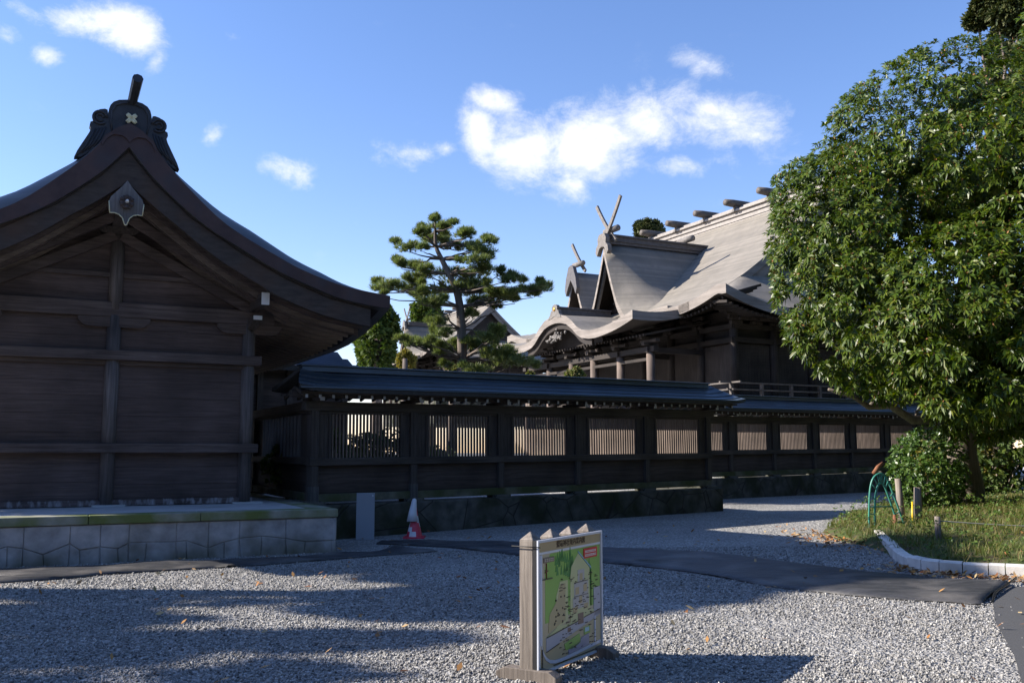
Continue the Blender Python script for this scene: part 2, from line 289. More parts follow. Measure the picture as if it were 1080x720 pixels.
MAT['fallen'] = islandmat('fallen', [(.30, .12, .03), (.42, .24, .08), (.22, .08, .03), (.48, .36, .18)], .7, .3)
MAT['bark'] = woodmat('bark', (.10, .078, .058), (.30, .25, .20), 2, bump=1.0, sc_=.45)
MAT['pine_bark'] = woodmat('pine_bark', (.06, .048, .04), (.20, .16, .13), 2, bump=1.0, sc_=.5)

# ------------------------------------------------------------------ mesh helpers
class MB:
    def __init__(s): s.v = []; s.f = []; s.mi = []; s.M = None; s.sm = []
    def add(s, vs, fs, mi=0, smooth=False):
        o = len(s.v)
        for p in vs:
            p = Vector(p); s.v.append(tuple(s.M @ p) if s.M else tuple(p))
        for f in fs: s.f.append(tuple(o + i for i in f)); s.mi.append(mi); s.sm.append(smooth)
        return s
    def box(s, x0, x1, y0, y1, z0, z1, mi=0):
        v = [(x, y, z) for x in (x0, x1) for y in (y0, y1) for z in (z0, z1)]
        return s.add(v, [(0, 1, 3, 2), (4, 6, 7, 5), (0, 4, 5, 1), (2, 3, 7, 6), (0, 2, 6, 4), (1, 5, 7, 3)], mi)
    def prism(s, poly, a0, a1, axis='y', mi=0):
        """poly in (x,z) extruded in y, or (y,z) in x, or (x,y) in z"""
        n = len(poly)
        def P(p, a): return (p[0], a, p[1]) if axis == 'y' else ((a, p[0], p[1]) if axis == 'x' else (p[0], p[1], a))
        v = [P(p, a0) for p in poly] + [P(p, a1) for p in poly]
        f = [tuple(range(n)), tuple(range(2 * n - 1, n - 1, -1))] + [(i, i + n, (i + 1) % n + n, (i + 1) % n) for i in range(n)]
        return s.add(v, f, mi)
    def tube(s, pts, r, n=8, mi=0, caps=True, smooth=True, phase=0, sq=None):
        pts = [Vector(p) for p in pts]; rs = r if isinstance(r, (list, tuple)) else [r] * len(pts)
        vs = []; up0 = None
        for i, p in enumerate(pts):
            t = (pts[min(i + 1, len(pts) - 1)] - pts[max(i - 1, 0)]).normalized()
            if up0 is None: up0 = Vector((0, 0, 1)) if abs(t.z) < .9 else Vector((1, 0, 0))
            a = t.cross(up0).normalized(); b = a.cross(t).normalized(); up0 = b
            for k in range(n):
                an = 2 * math.pi * k / n + phase
                vs.append(p + a * math.cos(an) * rs[i] * (sq or 1) + b * math.sin(an) * rs[i])
        fs = []
        for i in range(len(pts) - 1):
            for k in range(n): fs.append((i * n + k, i * n + (k + 1) % n, (i + 1) * n + (k + 1) % n, (i + 1) * n + k))
        if caps: fs += [tuple(range(n - 1, -1, -1)), tuple(range((len(pts) - 1) * n, len(pts) * n))]
        return s.add(vs, fs, mi, smooth)
    def bar(s, p, q, wx, wz, mi=0):
        """rectangular bar from p to q, wx across (horizontal), wz thick"""
        p, q = Vector(p), Vector(q); t = (q - p).normalized(); a = t.cross(Vector((0, 0, 1)))
        a = a.normalized() if a.length > .01 else Vector((1, 0, 0)); b = a.cross(t).normalized()
        v = [e + a * i * wx / 2 + b * j * wz / 2 for e in (p, q) for (i, j) in ((-1, -1), (1, -1), (1, 1), (-1, 1))]
        return s.add(v, [(0, 1, 2, 3), (7, 6, 5, 4), (0, 4, 5, 1), (1, 5, 6, 2), (2, 6, 7, 3), (3, 7, 4, 0)], mi)
    def grid(s, P, mi=0, smooth=True, flip=False):
        a = len(P); b = len(P[0]); vs = [p for r_ in P for p in r_]
        fs = [(i * b + j, (i + 1) * b + j, (i + 1) * b + j + 1, i * b + j + 1) for i in range(a - 1) for j in range(b - 1)]
        if flip: fs = [f[::-1] for f in fs]
        return s.add(vs, fs, mi, smooth)
    def mesh(s, name, mats):
        me = bpy.data.meshes.new(name); me.from_pydata(s.v, [], s.f)
        for m in (mats if isinstance(mats, (list, tuple)) else [mats]): me.materials.append(MAT[m] if isinstance(m, str) else m)
        me.polygons.foreach_set('material_index', s.mi); me.polygons.foreach_set('use_smooth', s.sm)
        bm = bmesh.new(); bm.from_mesh(me); bmesh.ops.recalc_face_normals(bm, faces=bm.faces); bm.to_mesh(me); bm.free(); me.update(); return me
    def build(s, name, mats, parent=None, bevel=0, loc=None, auto=False):
        o = bpy.data.objects.new(name, s.mesh(name, mats)); col.objects.link(o); o.parent = parent
        if loc: o.location = loc
        if bevel:
            b = o.modifiers.new('bevel', 'BEVEL'); b.width = bevel; b.segments = 2; b.limit_method = 'ANGLE'
        return o
def tag(o, label=None, cat=None, group=None, kind=None):
    if label: o['label'] = label
    if cat: o['category'] = cat
    if group: o['group'] = group
    if kind: o['kind'] = kind
    return o
def empty(name, loc, rot=(0, 0, 0), scale=1.0):
    o = bpy.data.objects.new(name, None); col.objects.link(o); o.location = loc; o.rotation_euler = rot; o.scale = (scale,) * 3; o.empty_display_size = .3; return o
def kids(o): return [c for c in list(col.objects) if c.parent == o]
def clone(o, parent=None):
    c = o.copy(); col.objects.link(c); c.parent = parent
    for k in kids(o): clone(k, c)
    return c
def lerp(a, b, t): return a + (b - a) * t
def interp(pts, x):
    if x <= pts[0][0]: return pts[0][1]
    for (a, b), (c, d) in zip(pts, pts[1:]):
        if x <= c: return b + (d - b) * (x - a) / (c - a)
    return pts[-1][1]
def smooth_curve(pts, n=8):
    """catmull-rom through 2D points"""
    o = []
    P = [pts[0]] + list(pts) + [pts[-1]]
    for i in range(1, len(P) - 2):
        for k in range(n):
            t = k / n; q = []
            for d in range(len(pts[0])):
                a, b, c, e = P[i - 1][d], P[i][d], P[i + 1][d], P[i + 2][d]
                q.append(.5 * (2 * b + (c - a) * t + (2 * a - 5 * b + 4 * c - e) * t * t + (3 * b - a - 3 * c + e) * t ** 3))
            o.append(tuple(q))
    o.append(tuple(pts[-1])); return o

UA = math.atan2(.4488, .8936)              # heading of the front building and of the hall
U = Vector((.8936, .4488, 0)); V = Vector((-.4488, .8936, 0))
FA = math.atan2(.579, .815)                # heading of the fences
D = Vector((.815, .579, 0)); N = Vector((-.579, .815, 0))
F0 = Vector((-3.66, 17.6, 0)); Q0 = Vector((6.57, 29.5, 0))
def ground_z(x, y):
    s = (x - F0.x) * .815 + (y - F0.y) * .579
    s = max(0.0, s); return .23 * (1 - math.exp(-s / 8.5)) if s > 0 else 0.0

# ------------------------------------------------------------------ the setting
xs = np.concatenate([np.linspace(-900, -40, 12), np.linspace(-30, 40, 60), np.linspace(60, 900, 12)])
ys = np.concatenate([np.linspace(-200, -10, 6), np.linspace(-2, 60, 60), np.linspace(80, 1500, 12)])
mb = MB(); mb.grid([[(x, y, ground_z(x, y)) for y in ys] for x in xs])
tag(mb.build('ground', 'gravel'), kind='structure')
E1 = F0 + D * 10.42
mb = MB()
poly = [F0 + N * .12 + D * -.1, E1 + N * .12, E1 + N * 3.9, Q0 + N * .12 + D * -4.84 + D * .0, Q0 + N * .12 + D * 40, Vector((120, 160, 0)), Vector((-160, 160, 0)), F0 + V * 40 + U * -120, F0 + V * 26]
mb.prism([(p.x, p.y) for p in poly], -.2, .63, 'z')
tag(mb.build('court_ground', 'court'), kind='structure')

ASP = [(4.9, 9.9), (5.6, 10.95), (6.2, 11.0), (7.1, 10.6), (9, 10.2), (14, 10.2), (14, 4), (2, 4), (3.35, 6.4), (3.95, 7.7), (4.42, 8.9)]
CL1 = [(-12, 11.0), (-6.95, 13.15), (-2.6, 15.2), (-2.0, 16.1), (-1.2, 15.4), (-2.1, 14.9), (-3.6, 13.7), (-5.25, 12.75), (-6.3, 11.9), (-12, 9.6)]
CL2 = [(-2.3, 17.05), (-.4, 16.7), (1.4, 15.6), (3.0, 14.6), (4.5, 12.4), (5.75, 11.2), (4.75, 9.85), (3.3, 10.9), (2.05, 12.9), (.15, 14.65), (-1.0, 15.9), (-2.35, 16.7)]
def inpoly(x, y, P):
    c = np.zeros(len(x), bool)
    for (x1, y1), (x2, y2) in zip(P, P[1:] + P[:1]):
        if y1 != y2: c ^= ((y1 > y) != (y2 > y)) & (x < (x2 - x1) * (y - y1) / (y2 - y1) + x1)
    return c
# real loose stones on the near gravel
def stones():
    n = 130000; y = 5.6 + (15.5 - 5.6) * RNG.random(n) ** 1.3; x = (RNG.random(n) - .5) * 2 * (y * .62 + .4)
    s = (x - F0.x) * .815 + (y - F0.y) * .579; z = np.where(s > 0, .23 * (1 - np.exp(-np.maximum(s, 0) / 8.5)), 0)
    on = inpoly(x, y, CL1) | inpoly(x, y, CL2); keep = ~(inpoly(x, y, ASP) & (RNG.random(n) > .02)) & ~(on & (RNG.random(n) > .006)) ; x, y, z = x[keep], y[keep], z[keep]; n = len(x)
    base = np.array([(1, 0, 0), (0, 1, 0), (-1, 0, 0), (0, -1, 0), (0, 0, 1), (0, 0, -1)], float)
    f = np.array([(0, 1, 4), (1, 2, 4), (2, 3, 4), (3, 0, 4), (1, 0, 5), (2, 1, 5), (3, 2, 5), (0, 3, 5)])
    sz = .006 + .0095 * RNG.random(n) ** 2.0
    v = base[None] * (.7 + .6 * RNG.random((n, 6, 1))) * sz[:, None, None] * np.array([1.25, 1, .75])
    q = RNG.normal(size=(n, 4)); q /= np.linalg.norm(q, axis=1)[:, None]
    a, b, c, d = q.T
    Rm = np.stack([np.stack([a*a+b*b-c*c-d*d, 2*(b*c-a*d), 2*(b*d+a*c)], 1), np.stack([2*(b*c+a*d), a*a-b*b+c*c-d*d, 2*(c*d-a*b)], 1), np.stack([2*(b*d-a*c), 2*(c*d+a*b), a*a-b*b-c*c+d*d], 1)], 1)
    v = np.einsum('nij,nkj->nki', Rm, v) + np.stack([x, y, z + sz * .45], 1)[:, None]
    return rawmesh('loose_gravel', v.reshape(-1, 3), (f[None] + 6 * np.arange(n)[:, None, None]).reshape(-1, 3), 'stones')
def rawmesh(name, v, f, m, smooth=False):
    me = bpy.data.meshes.new(name); k = f.shape[1]
    me.vertices.add(len(v)); me.vertices.foreach_set('co', v.astype(np.float32).ravel())
    me.loops.add(f.size); me.loops.foreach_set('vertex_index', f.astype(np.int32).ravel())
    me.polygons.add(len(f)); me.polygons.foreach_set('loop_start', np.arange(0, f.size, k, dtype=np.int32))
    me.update(calc_edges=True); me.validate()
    for mm in (m if isinstance(m, (list, tuple)) else [m]): me.materials.append(MAT[mm])
    if smooth: me.polygons.foreach_set('use_smooth', [True] * len(f))
    o = bpy.data.objects.new(name, me); col.objects.link(o); return o
tag(stones(), 'grey crushed gravel stones lying loose across the forecourt', 'gravel', kind='stuff')

# asphalt path at the right edge
mb = MB(); P = ASP
mb.add([(x, y, ground_z(x, y) + .012) for x, y in P], [tuple(range(len(P)))])
tag(mb.build('asphalt_path', 'asphalt'), kind='structure')

# black ground cloth strips
def strip(name, up, lo, label, n=46, z0=.02):
    up = smooth_curve(up, n // (len(up) - 1)); lo = smooth_curve(lo, n // (len(lo) - 1)); m_ = min(len(up), len(lo)); mb = MB(); P = []
    for i in range(m_):
        t = i / (m_ - 1); a = up[int(t * (len(up) - 1))]; b = lo[int(t * (len(lo) - 1))]; row = []
        for j in range(13):
            u_ = j / 12; x = lerp(a[0], b[0], u_); y = lerp(a[1], b[1], u_)
            e = .03 * math.sin(i * .9) if j in (0, 12) else 0
            x += e * .4; y += e * .5
            z = ground_z(x, y) + z0 + .012 + .018 * math.sin(x * 3.1 + y * 1.7) * math.sin(y * 4.3 - x) * (0 if j in (0, 12) else 1) + (.010 * random.random()) - (.02 if j in (0, 12) else 0)
            row.append((x, y, z))
        P.append(row)
    mb.grid(P)
    o = mb.build(name, 'mat_black'); md = o.modifiers.new('thick', 'SOLIDIFY'); md.thickness = .012
    return tag(o, label, 'ground cloth', 'black ground cloths on the gravel')
strip('ground_cloth', [(-12, 11.0), (-6.95, 13.15), (-2.6, 15.2), (-2.0, 16.1)], [(-12, 9.6), (-6.3, 11.9), (-5.25, 12.75), (-3.6, 13.7), (-2.1, 14.9), (-1.2, 15.4)], 'black ground cloth running along the foot of the stone platform')
strip('ground_cloth', [(-2.3, 17.05), (-.4, 16.7), (1.4, 15.6), (3.0, 14.6), (4.5, 12.4), (5.75, 11.2)], [(-2.35, 16.7), (-1.0, 15.9), (.15, 14.65), (2.05, 12.9), (3.3, 10.9), (4.75, 9.85)], 'black ground cloth crossing the gravel from the traffic cone to the asphalt')
mb = MB(); pts = [(4.62, 9.72, .05), (4.9, 9.95, .06), (5.15, 10.35, .11), (5.45, 10.75, .12), (5.85, 11.25, .15)]
mb.tube(smooth_curve(pts, 6), .013, 8)
tag(mb.build('rolled_edge', mat('cloth_roll', (.012, .012, .013), .4)), 'thin black rolled cloth edge curling up at the asphalt', 'cloth roll')

# ------------------------------------------------------------------ front building (gable end towards the camera)
O = Vector((-4.74, 17.39, 0)); CX = -2.42; LEN = 9.0
fb = tag(empty('shrine_building', O, (0, 0, UA)), 'dark plank shrine building with curved gable roof, nearest on the left', 'building')
HB = fb
# verge profile: distance from the ridge, top of fascia, bottom of fascia, bottom of bargeboard
PT = [(0, 6.93), (.27, 6.76), (.57, 6.36), (.96, 5.95), (1.6, 5.40), (2.49, 4.93), (2.97, 4.72), (3.66, 4.52), (4.5, 4.41)]
PB = [(0, 6.53), (.36, 6.10), (.82, 5.68), (1.3, 5.32), (1.85, 5.02), (2.4, 4.73), (2.98, 4.50), (3.63, 4.29), (4.34, 4.19)]
PH = [(0, 5.96), (.41, 5.62), (.84, 5.30), (1.23, 5.0), (1.68, 4.71), (2.19, 4.44), (2.51, 4.27), (3.14, 4.04), (3.6, 3.93), (4.16, 3.84)]
PT = smooth_curve(PT, 4); PB = smooth_curve(PB, 4); PH = smooth_curve(PH, 4)
def both(pts): return [(CX - a, z) for a, z in reversed(pts)] + [(CX + a, z) for a, z in pts[1:]]
Y0, Y1 = -1.5, LEN + 1.5
# roof shell
def swell(y):
    d = min(y - Y0, Y1 - y); t = min(1, max(0, d / 1.1)); return .42 * (1 - (1 - t) ** 3)
def swf(a): return interp([(0, .12), (.6, .45), (1.3, .85), (2.0, 1.0), (3.3, .8), (4.5, .15)], a)
def droop(y, a):    # eaves lower away from the ends
    d = min(y - Y0, Y1 - y); t = min(1, max(0, d / 3.5)); return -.46 * (t * (2 - t)) * (a / 4.5) ** 2.5
ysr = [Y0, Y0 + .05, Y0 + .12, Y0 + .2, Y0 + .3, Y0 + .5, Y0 + .75, Y0 + 1.0, Y0 + 1.5, Y0 + 2.5, Y0 + 3.5, (Y0 + Y1) / 2, Y1 - 3.5, Y1 - 2.5, Y1 - 1, Y1 - .5, Y1]
mb = MB()
TP = both(PT); BP = [(x, interp([(CX - 9, 0)] + both(PB), x)) for x, z in TP]
BP = [(x, interp(both(PB), x) if abs(x - CX) < 4.34 else 4.19) for x, z in TP]
for prof, sg in ((TP, 1), (BP, 0)):
    mb.grid([[(x, y, z + (swell(y) * swf(abs(x - CX)) if sg else 0) + droop(y, abs(x - CX))) for (x, z) in prof] for y in ysr], smooth=True)
roof = mb.build('roof', 'roof_dark', fb)
mb = MB()
n_ = len(TP)
for y, mi in ((Y0, 0), (Y1, 0)):
    for i in range(n_ - 1):
        mb.add([(TP[i][0], y, TP[i][1]), (TP[i + 1][0], y, TP[i + 1][1]), (BP[i + 1][0], y, BP[i + 1][1]), (BP[i][0], y, BP[i][1])], [(0, 1, 2, 3)])
        mb.add([(TP[i][0], y, TP[i][1]), (TP[i + 1][0], y, TP[i + 1][1]), (TP[i + 1][0], y + (.05 if y < 0 else -.05), TP[i + 1][1] + .012), (TP[i][0], y + (.05 if y < 0 else -.05), TP[i][1] + .012)], [(0, 1, 2, 3)])
for k in (0, -1):   # eave faces
    for a, b in zip(ysr, ysr[1:]):
        x = TP[k][0]; A = abs(x - CX)
        mb.add([(x, a, TP[k][1] + swell(a) * .15 + droop(a, A)), (x, b, TP[k][1] + swell(b) * .15 + droop(b, A)), (x, b, BP[k][1] + droop(b, A)), (x, a, BP[k][1] + droop(a, A))], [(0, 1, 2, 3)])
mb.build('verge_fascia', 'fascia_copper', roof)
# curled caps where the two fascias meet
mb = MB()
for sgn in (-1, 1):
    c = [(CX + sgn * x, z) for x, z in ((0, 6.60), (.05, 6.66), (.12, 6.70), (.24, 6.70), (.34, 6.62), (.40, 6.50), (.42, 6.56), (.36, 6.68), (.24, 6.76), (.10, 6.76), (0, 6.72))]
    mb.prism(c if sgn > 0 else c[::-1], Y0 - .025, Y0 - .002, 'y')
mb.build('fascia_moulding', 'fascia_copper', roof)
# bargeboards
for sgn, nm in ((1, 'bargeboard'), (-1, 'bargeboard')):
    mb = MB(); top = [(a, interp(PB, a) + .03) for a, z in PH]; ln = len(PH)
    for (y0, y1, cut) in ((Y0 + .08, Y0 + .2, 0.0), (Y0 + .2, Y0 + .34, .10)):
        poly = [(CX + sgn * a, z) for a, z in top] + [(CX + sgn * a, z + cut * .9) for a, z in reversed(PH)]
        for i in range(ln - 1):
            q = [poly[i], poly[i + 1], poly[2 * ln - 2 - i], poly[2 * ln - 1 - i]]
            mb.prism(q if sgn > 0 else q[::-1], y0, y1, 'y')
    mb.build(nm, 'hafu', fb)
# second stepped boards behind, giving the layered verge
mb = MB()
for sgn in (1, -1):
    for i in range(len(PH) - 1):
        (a, z), (b, y_) = PH[i], PH[i + 1]
        q = [(CX + sgn * a, z + .36), (CX + sgn * b, y_ + .36), (CX + sgn * b, y_ + .0), (CX + sgn * a, z + .0)]
        mb.prism(q, Y0 + .52, Y0 + .60, 'y'); q = [(x, zz - .09) for x, zz in q]; mb.prism(q, Y0 + .80, Y0 + .86, 'y')
mb.build('inner_verge_board', 'beam_x', fb)
# soffit
mb = MB(); mb.grid([[(CX + s_ * a, y, interp(PB, a) - .05 + droop(y, a)) for (s_, a) in [(-1, 4.3), (-1, 3.4), (-1, 2.6), (-1, 1.8), (-1, 1.0), (-1, .4), (1, 0), (1, .4), (1, 1.0), (1, 1.8), (1, 2.6), (1, 3.4), (1, 4.3)]] for y in ysr[1:-1]], smooth=False)
mb.build('soffit', 'hall_beam', fb)
# rafters, one each
mb = MB()
for sgn in (1, -1):
    ap = [(a, interp(PH, a) + .34) for a in (0.1, .6, 1.2, 1.8, 2.4, 3.0, 3.6, 4.05)]
    for (a, z), (b, z2) in zip(ap, ap[1:]):
        z -= .1; z2 -= .1
        mb.prism([(CX + sgn * a, z + .02), (CX + sgn * b, z2 + .02), (CX + sgn * b, z2 - .11), (CX + sgn * a, z - .11)], -.035, .035, 'y')
MAT['rafter_wood'] = woodmat('rafter_wood', (.10, .078, .066), (.26, .21, .18), 0)
raf = mb.build('rafter', 'rafter_wood', fb); ny = 30
for k in range(ny):
    o = raf if k == 0 else raf.copy()
    if k: col.objects.link(o)
    y = Y0 + .75 + k * .35; o.location = (0, y, -.10 + droop(y, 3.6))
# walls
mb = MB()
wp = [(0, 0)] + [(0, 0)]
pts = [(CX - a, interp(PH, a) + .15) for a in (2.4, 1.9, 1.4, .9, .4)] + [(CX, 5.9)] + [(CX + a, interp(PH, a) + .15) for a in (.4, .9, 1.4, 1.9, 2.4)]
mb.prism([(-4.75, .68)] + [(x, z) for x, z in pts] + [(-.1, .68)], 0.02, .08, 'y')
for x in (-4.80, -.12): mb.box(x, x + .06, .08, LEN, .68, 4.3)
mb.box(-4.75, -.1, LEN - .06, LEN, .68, 4.3)
mb.build('plank_backing', 'wall_wood', fb)
random.seed(12); mb = MB()
for (xa, xb) in ((-4.62, CX - .105), (CX + .105, -.22)):
    z = .80
    while z < 3.9:
        hgt = random.uniform(.24, .36); z1_ = min(3.915, z + hgt); d_ = random.uniform(-.004, .003)
        if z1_ - z > .05: mb.box(xa, xb, d_, .019, z + .0012, z1_ - .0012)
        z = z1_
mb.build('plank_wall', 'wall_plain', fb, bevel=.004)
for x, zt in ((-4.72, 4.05), (CX, 3.95), (-.12, 4.02)):
    mb = MB(); mb.tube([(x, 0, .71), (x, 0, zt)], .118, 20); mb.build('post', 'post_z', fb)
    mb = MB(); mb.box(x - .22, x + .3, -.2, .2, .685, .715); mb.build('post_stone', 'plat_top', fb)
mb = MB(); mb.tube([(CX, 0, 4.05), (CX, 0, 5.38)], .115, 18); mb.build('gable_strut', 'post_z', fb)
for y in (2.25, 4.5, 6.75, 9.0):
    for x in (-4.72, -.12):
        mb = MB(); mb.tube([(x, y, .71), (x, y, 4.05)], .118, 14); mb.build('post', 'post_z', fb)
for z0, z1, y0, xr in ((3.17, 3.34, -.16, .10), (1.59, 1.75, -.16, .08), (3.92, 4.18, -.10, .32)):
    mb = MB(); mb.box(-4.95, xr, y0, .05, z0, z1); mb.build('tie_beam', 'beam_x', fb, bevel=.012)
mb = MB(); mb.box(-4.9, .02, -.06, .05, .70, .80); mb.build('ground_sill', 'wall_wood', fb)
mb = MB(); mb.box(-4.8, 0, -.05, .03, 3.10, 3.165); mb.box(-4.8, 0, -.04, .03, 4.62, 4.70); mb.build('batten', 'beam_x', fb)
# boat-shaped bracket arms under the top beam
def boat(xc, half, zt, h):
    return [(xc - half, zt), (xc + half, zt), (xc + half, zt - h * .35), (xc + half * .86, zt - h * .85), (xc + half * .7, zt - h), (xc - half * .7, zt - h), (xc - half * .86, zt - h * .85), (xc - half, zt - h * .35)]
for xc in (-4.72, CX, -.12):
    mb = MB(); mb.prism(boat(xc, .58, 3.915, .17), -.09, .03, 'y'); mb.build('bracket_arm', 'beam_x', fb)
# gable principal rafters
for sgn in (1, -1):
    mb = MB(); mb.bar((CX + sgn * .05, -.06, 5.35), (CX + sgn * 2.35, -.06, 4.16), .12, .17); mb.bar((CX + sgn * .05, -.5, 5.62), (CX + sgn * 2.9, -.5, 4.0), .12, .15); mb.build('gable_rafter', 'beam_x', fb)
mb = MB(); mb.prism(boat(CX, .34, 5.50, .12), -.13, .02, 'y'); mb.box(CX - .12, CX + .12, -1.3, .1, 5.5, 5.68); mb.build('ridge_purlin', 'beam_y', fb)
# eave purlins with white painted ends
for x in (-.08, -4.76):
    mb = MB(); mb.box(x - .065, x + .065, -1.14, LEN + 1.1, 4.15, 4.36); pu = mb.build('eave_purlin', 'beam_y', fb)
    mb = MB(); mb.box(x - .067, x + .067, -1.16, -1.14, 4.148, 4.362); mb.build('end_cap', 'white_paint', pu)
    mb = MB(); mb.prism([(-.62, 4.02), (-.62, 3.95), (-.2, 3.83), (.05, 3.83), (.05, 4.02)], x - .09, x + .06, 'x'); br = mb.build('bracket_arm', 'beam_y', fb)
    mb = MB(); mb.box(x - .092, x + .062, -.635, -.62, 3.948, 4.022); mb.build('end_cap', 'white_paint', br)
mb = MB(); mb.box(-.05, .55, -.08, .08, 4.02, 4.14); mb.build('bracket_arm', 'beam_x', fb); mb = MB(); mb.prism(boat(0.05, .3, 4.0, .14), -.07, .07, 'y'); mb.build('bracket_arm', 'beam_x', fb)
# pendant board (gegyo)
yg = Y0 + .03
gp = [(0, 5.97), (.08, 5.86), (.235, 5.68), (.262, 5.60), (.245, 5.41), (.17, 5.415), (.105, 5.395), (.05, 5.34), (.02, 5.245), (0, 5.225)]
gp = [(CX + a, z) for a, z in gp] + [(CX - a, z) for a, z in reversed(gp[1:-1])]
mb = MB(); mb.prism(gp, yg - .03, yg + .04, 'y'); ge = mb.build('gable_pendant', 'gray_wood', fb, bevel=.008)
mb = MB()
for a, b in zip(gp, gp[1:] + gp[:1]):
    if a[1] < 5.56 or b[1] < 5.5: mb.tube([(a[0], yg - .035, a[1]), (b[0], yg - .035, b[1])], .009, 6)
mb.build('pendant_edge', 'cream', ge)
mb = MB(); zc = 5.60
mb.tube([(CX, yg - .10, zc), (CX, yg - .03, zc)], .115, 6, smooth=False)
for k in range(6):
    a = math.pi / 3 * k + .52; mb.tube([(CX + .085 * math.cos(a), yg - .115, zc + .085 * math.sin(a)), (CX + .085 * math.cos(a), yg - .06, zc + .085 * math.sin(a))], .032, 8)
ro = mb.build('pendant_rosette', 'beam_x', ge)
mb = MB(); mb.tube([(CX, yg - .19, zc), (CX, yg - .09, zc)], [.02, .03], 10); mb.build('rosette_pin', 'white_paint', ro)
# ridge, ridge-end ornament
mb = MB(); mb.box(CX - .16, CX + .16, Y0 + .3, Y1 - .25, 6.80, 6.93); mb.box(CX - .22, CX + .22, Y0 + .3, Y1 - .2, 6.87, 6.90); mb.box(CX - .20, CX + .20, Y0 + .3, Y1 - .2, 6.93, 6.96); mb.build('ridge', 'oni', fb)
orn = [(0, 6.66), (.10, 6.72), (.30, 6.66), (.52, 6.46), (.70, 6.30), (.80, 6.29), (.76, 6.40), (.68, 6.56), (.60, 6.72), (.575, 6.80), (.60, 6.84), (.59, 6.90), (.545, 6.92), (.555, 7.00), (.52, 7.08), (.46, 7.13), (.385, 7.15), (.345, 7.14), (.335, 7.08), (.325, 7.16), (.305, 7.23), (.26, 7.29), (.18, 7.335), (0, 7.37)]
orn = [(CX + a, z) for a, z in orn] + [(CX - a, z) for a, z in reversed(orn[1:-1])]
mb = MB()
ctr = (CX, 6.9)
yo0, yo1 = Y0 + .12, Y0 + .30
mb.prism(orn, yo0, yo1, 'y')
for sgn in (-1, 1):   # scrolls and feathered flutes
    for r0, w_ in ((.105, .022), (.055, .02)):
        pts = [(CX + sgn * (.45 + r0 * math.cos(a)), yo0 - .01, 6.99 + r0 * math.sin(a)) for a in np.linspace(-2.4, 3.0, 16)]; mb.tube(pts, w_, 6)
    for k in range(4): mb.tube([(CX + sgn * (.36 + .05 * k), yo0 - .005, 6.84 - .015 * k), (CX + sgn * (.44 + .07 * k), yo0 - .005, 6.62 - .05 * k), (CX + sgn * (.52 + .085 * k), yo0 - .005, 6.50 - .065 * k)], .016, 6)
    mb.tube([(CX + sgn * x, yo0 - .01, z) for x, z in ((.26, 6.78), (.29, 6.95), (.28, 7.12), (.22, 7.24), (.1, 7.29), (0, 7.3))], .016, 6)
on = mb.build('ridge_ornament', 'oni', fb)
mb = MB(); c = (CX + .02, 7.035)
for k in range(4):
    a = math.pi / 4 + k * math.pi / 2; ax, az_ = math.cos(a), math.sin(a)
    for off in (-.014, .014):
        mb.tube([(c[0] + ax * r_ - az_ * off, yo0 - .03 - .012 * math.sin(r_ * 24), c[1] + az_ * r_ + ax * off) for r_ in (.0, .04, .075, .10)], [.019, .022, .022, .014], 8)
mb.build('knot_emblem', 'cream', on)
mb = MB(); mb.tube([(CX + .02, Y0 + .25, 7.30), (CX + .05, Y0 - .42, 7.55)], [.075, .085], 8, smooth=False); mb.build('ridge_log', 'oni', fb)
# stone platform
px0, px1, py0, py1 = -5.75, .908, -2.49, LEN + 2.49
pf = tag(empty('stone_platform', O, (0, 0, UA)), 'low grey stone platform with mossy coping carrying the plank building', 'platform')
mb = MB(); mb.box(px0 + .05, px1 - .05, py0 + .05, py1 - .05, -.2, .555); mb.build('core', 'plat_stone', pf)
def stone_blocks():
    """irregular fitted facing blocks: tall upper row, polygonal lower row"""
    mb = MB(); random.seed(3)
    def face(L, fn):
        x = 0.0; cuts = [0.0]
        while x < L - .5: x += random.uniform(.38, .72); cuts.append(min(x, L))
        cuts[-1] = L; midz = [random.uniform(.14, .32) for _ in cuts]
        low = [0.0] + [min(L, max(0, c + random.uniform(-.16, .16))) for c in cuts[1:-1]] + [L]
        lz = {}
        for i in range(len(cuts) - 1):
            a, b = cuts[i], cuts[i + 1]; g = .0025
            peak = (a + b) / 2 + random.uniform(-.1, .1); pz = max(.08, min(.4, (midz[i] + midz[i + 1]) / 2 + random.uniform(-.13, .1)))
            d = random.uniform(0, .02)
            up = [(a + g, .552), (b - g, .552), (b - g, midz[i + 1] + g), (peak, pz + g), (a + g, midz[i] + g)]
            fn(up, d)
            m_ = peak + random.uniform(-.03, .03)
            fn([(a + g, midz[i] - g), (peak - g, pz - g), (m_ - g, -.1), (a + g + random.uniform(-.0, .05), -.1)], random.uniform(0, .02))
            fn([(peak + g, pz - g), (b - g, midz[i + 1] - g), (b - g, -.1), (m_ + g, -.1)], random.uniform(0, .02))
    face(px1 - px0 - .03, lambda p, d: mb.prism([(px0 + .015 + x, z) for x, z in p], py0 + .02 - d + .02, py0 + .09, 'y'))
    face(py1 - py0 - .03, lambda p, d: mb.prism([(py0 + .015 + x, z) for x, z in p], px1 - .09, px1 - .04 + d, 'x'))
    return mb
stone_blocks().build('facing_stones', 'plat_stone', pf, bevel=.012)
mb = MB(); x = px0; random.seed(5)
while x < px1 - .05:
    nx = min(px1, x + random.uniform(1.0, 1.7)); nx = px1 if px1 - nx < .5 else nx
    mb.box(x + .003, nx - .003, py0, py0 + .42, .56, .69); x = nx
y = py0 + .42
while y < py1 - .05:
    nn = min(py1, y + random.uniform(1.2, 1.7)); mb.box(px1 - .42, px1, y + .003, nn - .003, .56, .69); y = nn
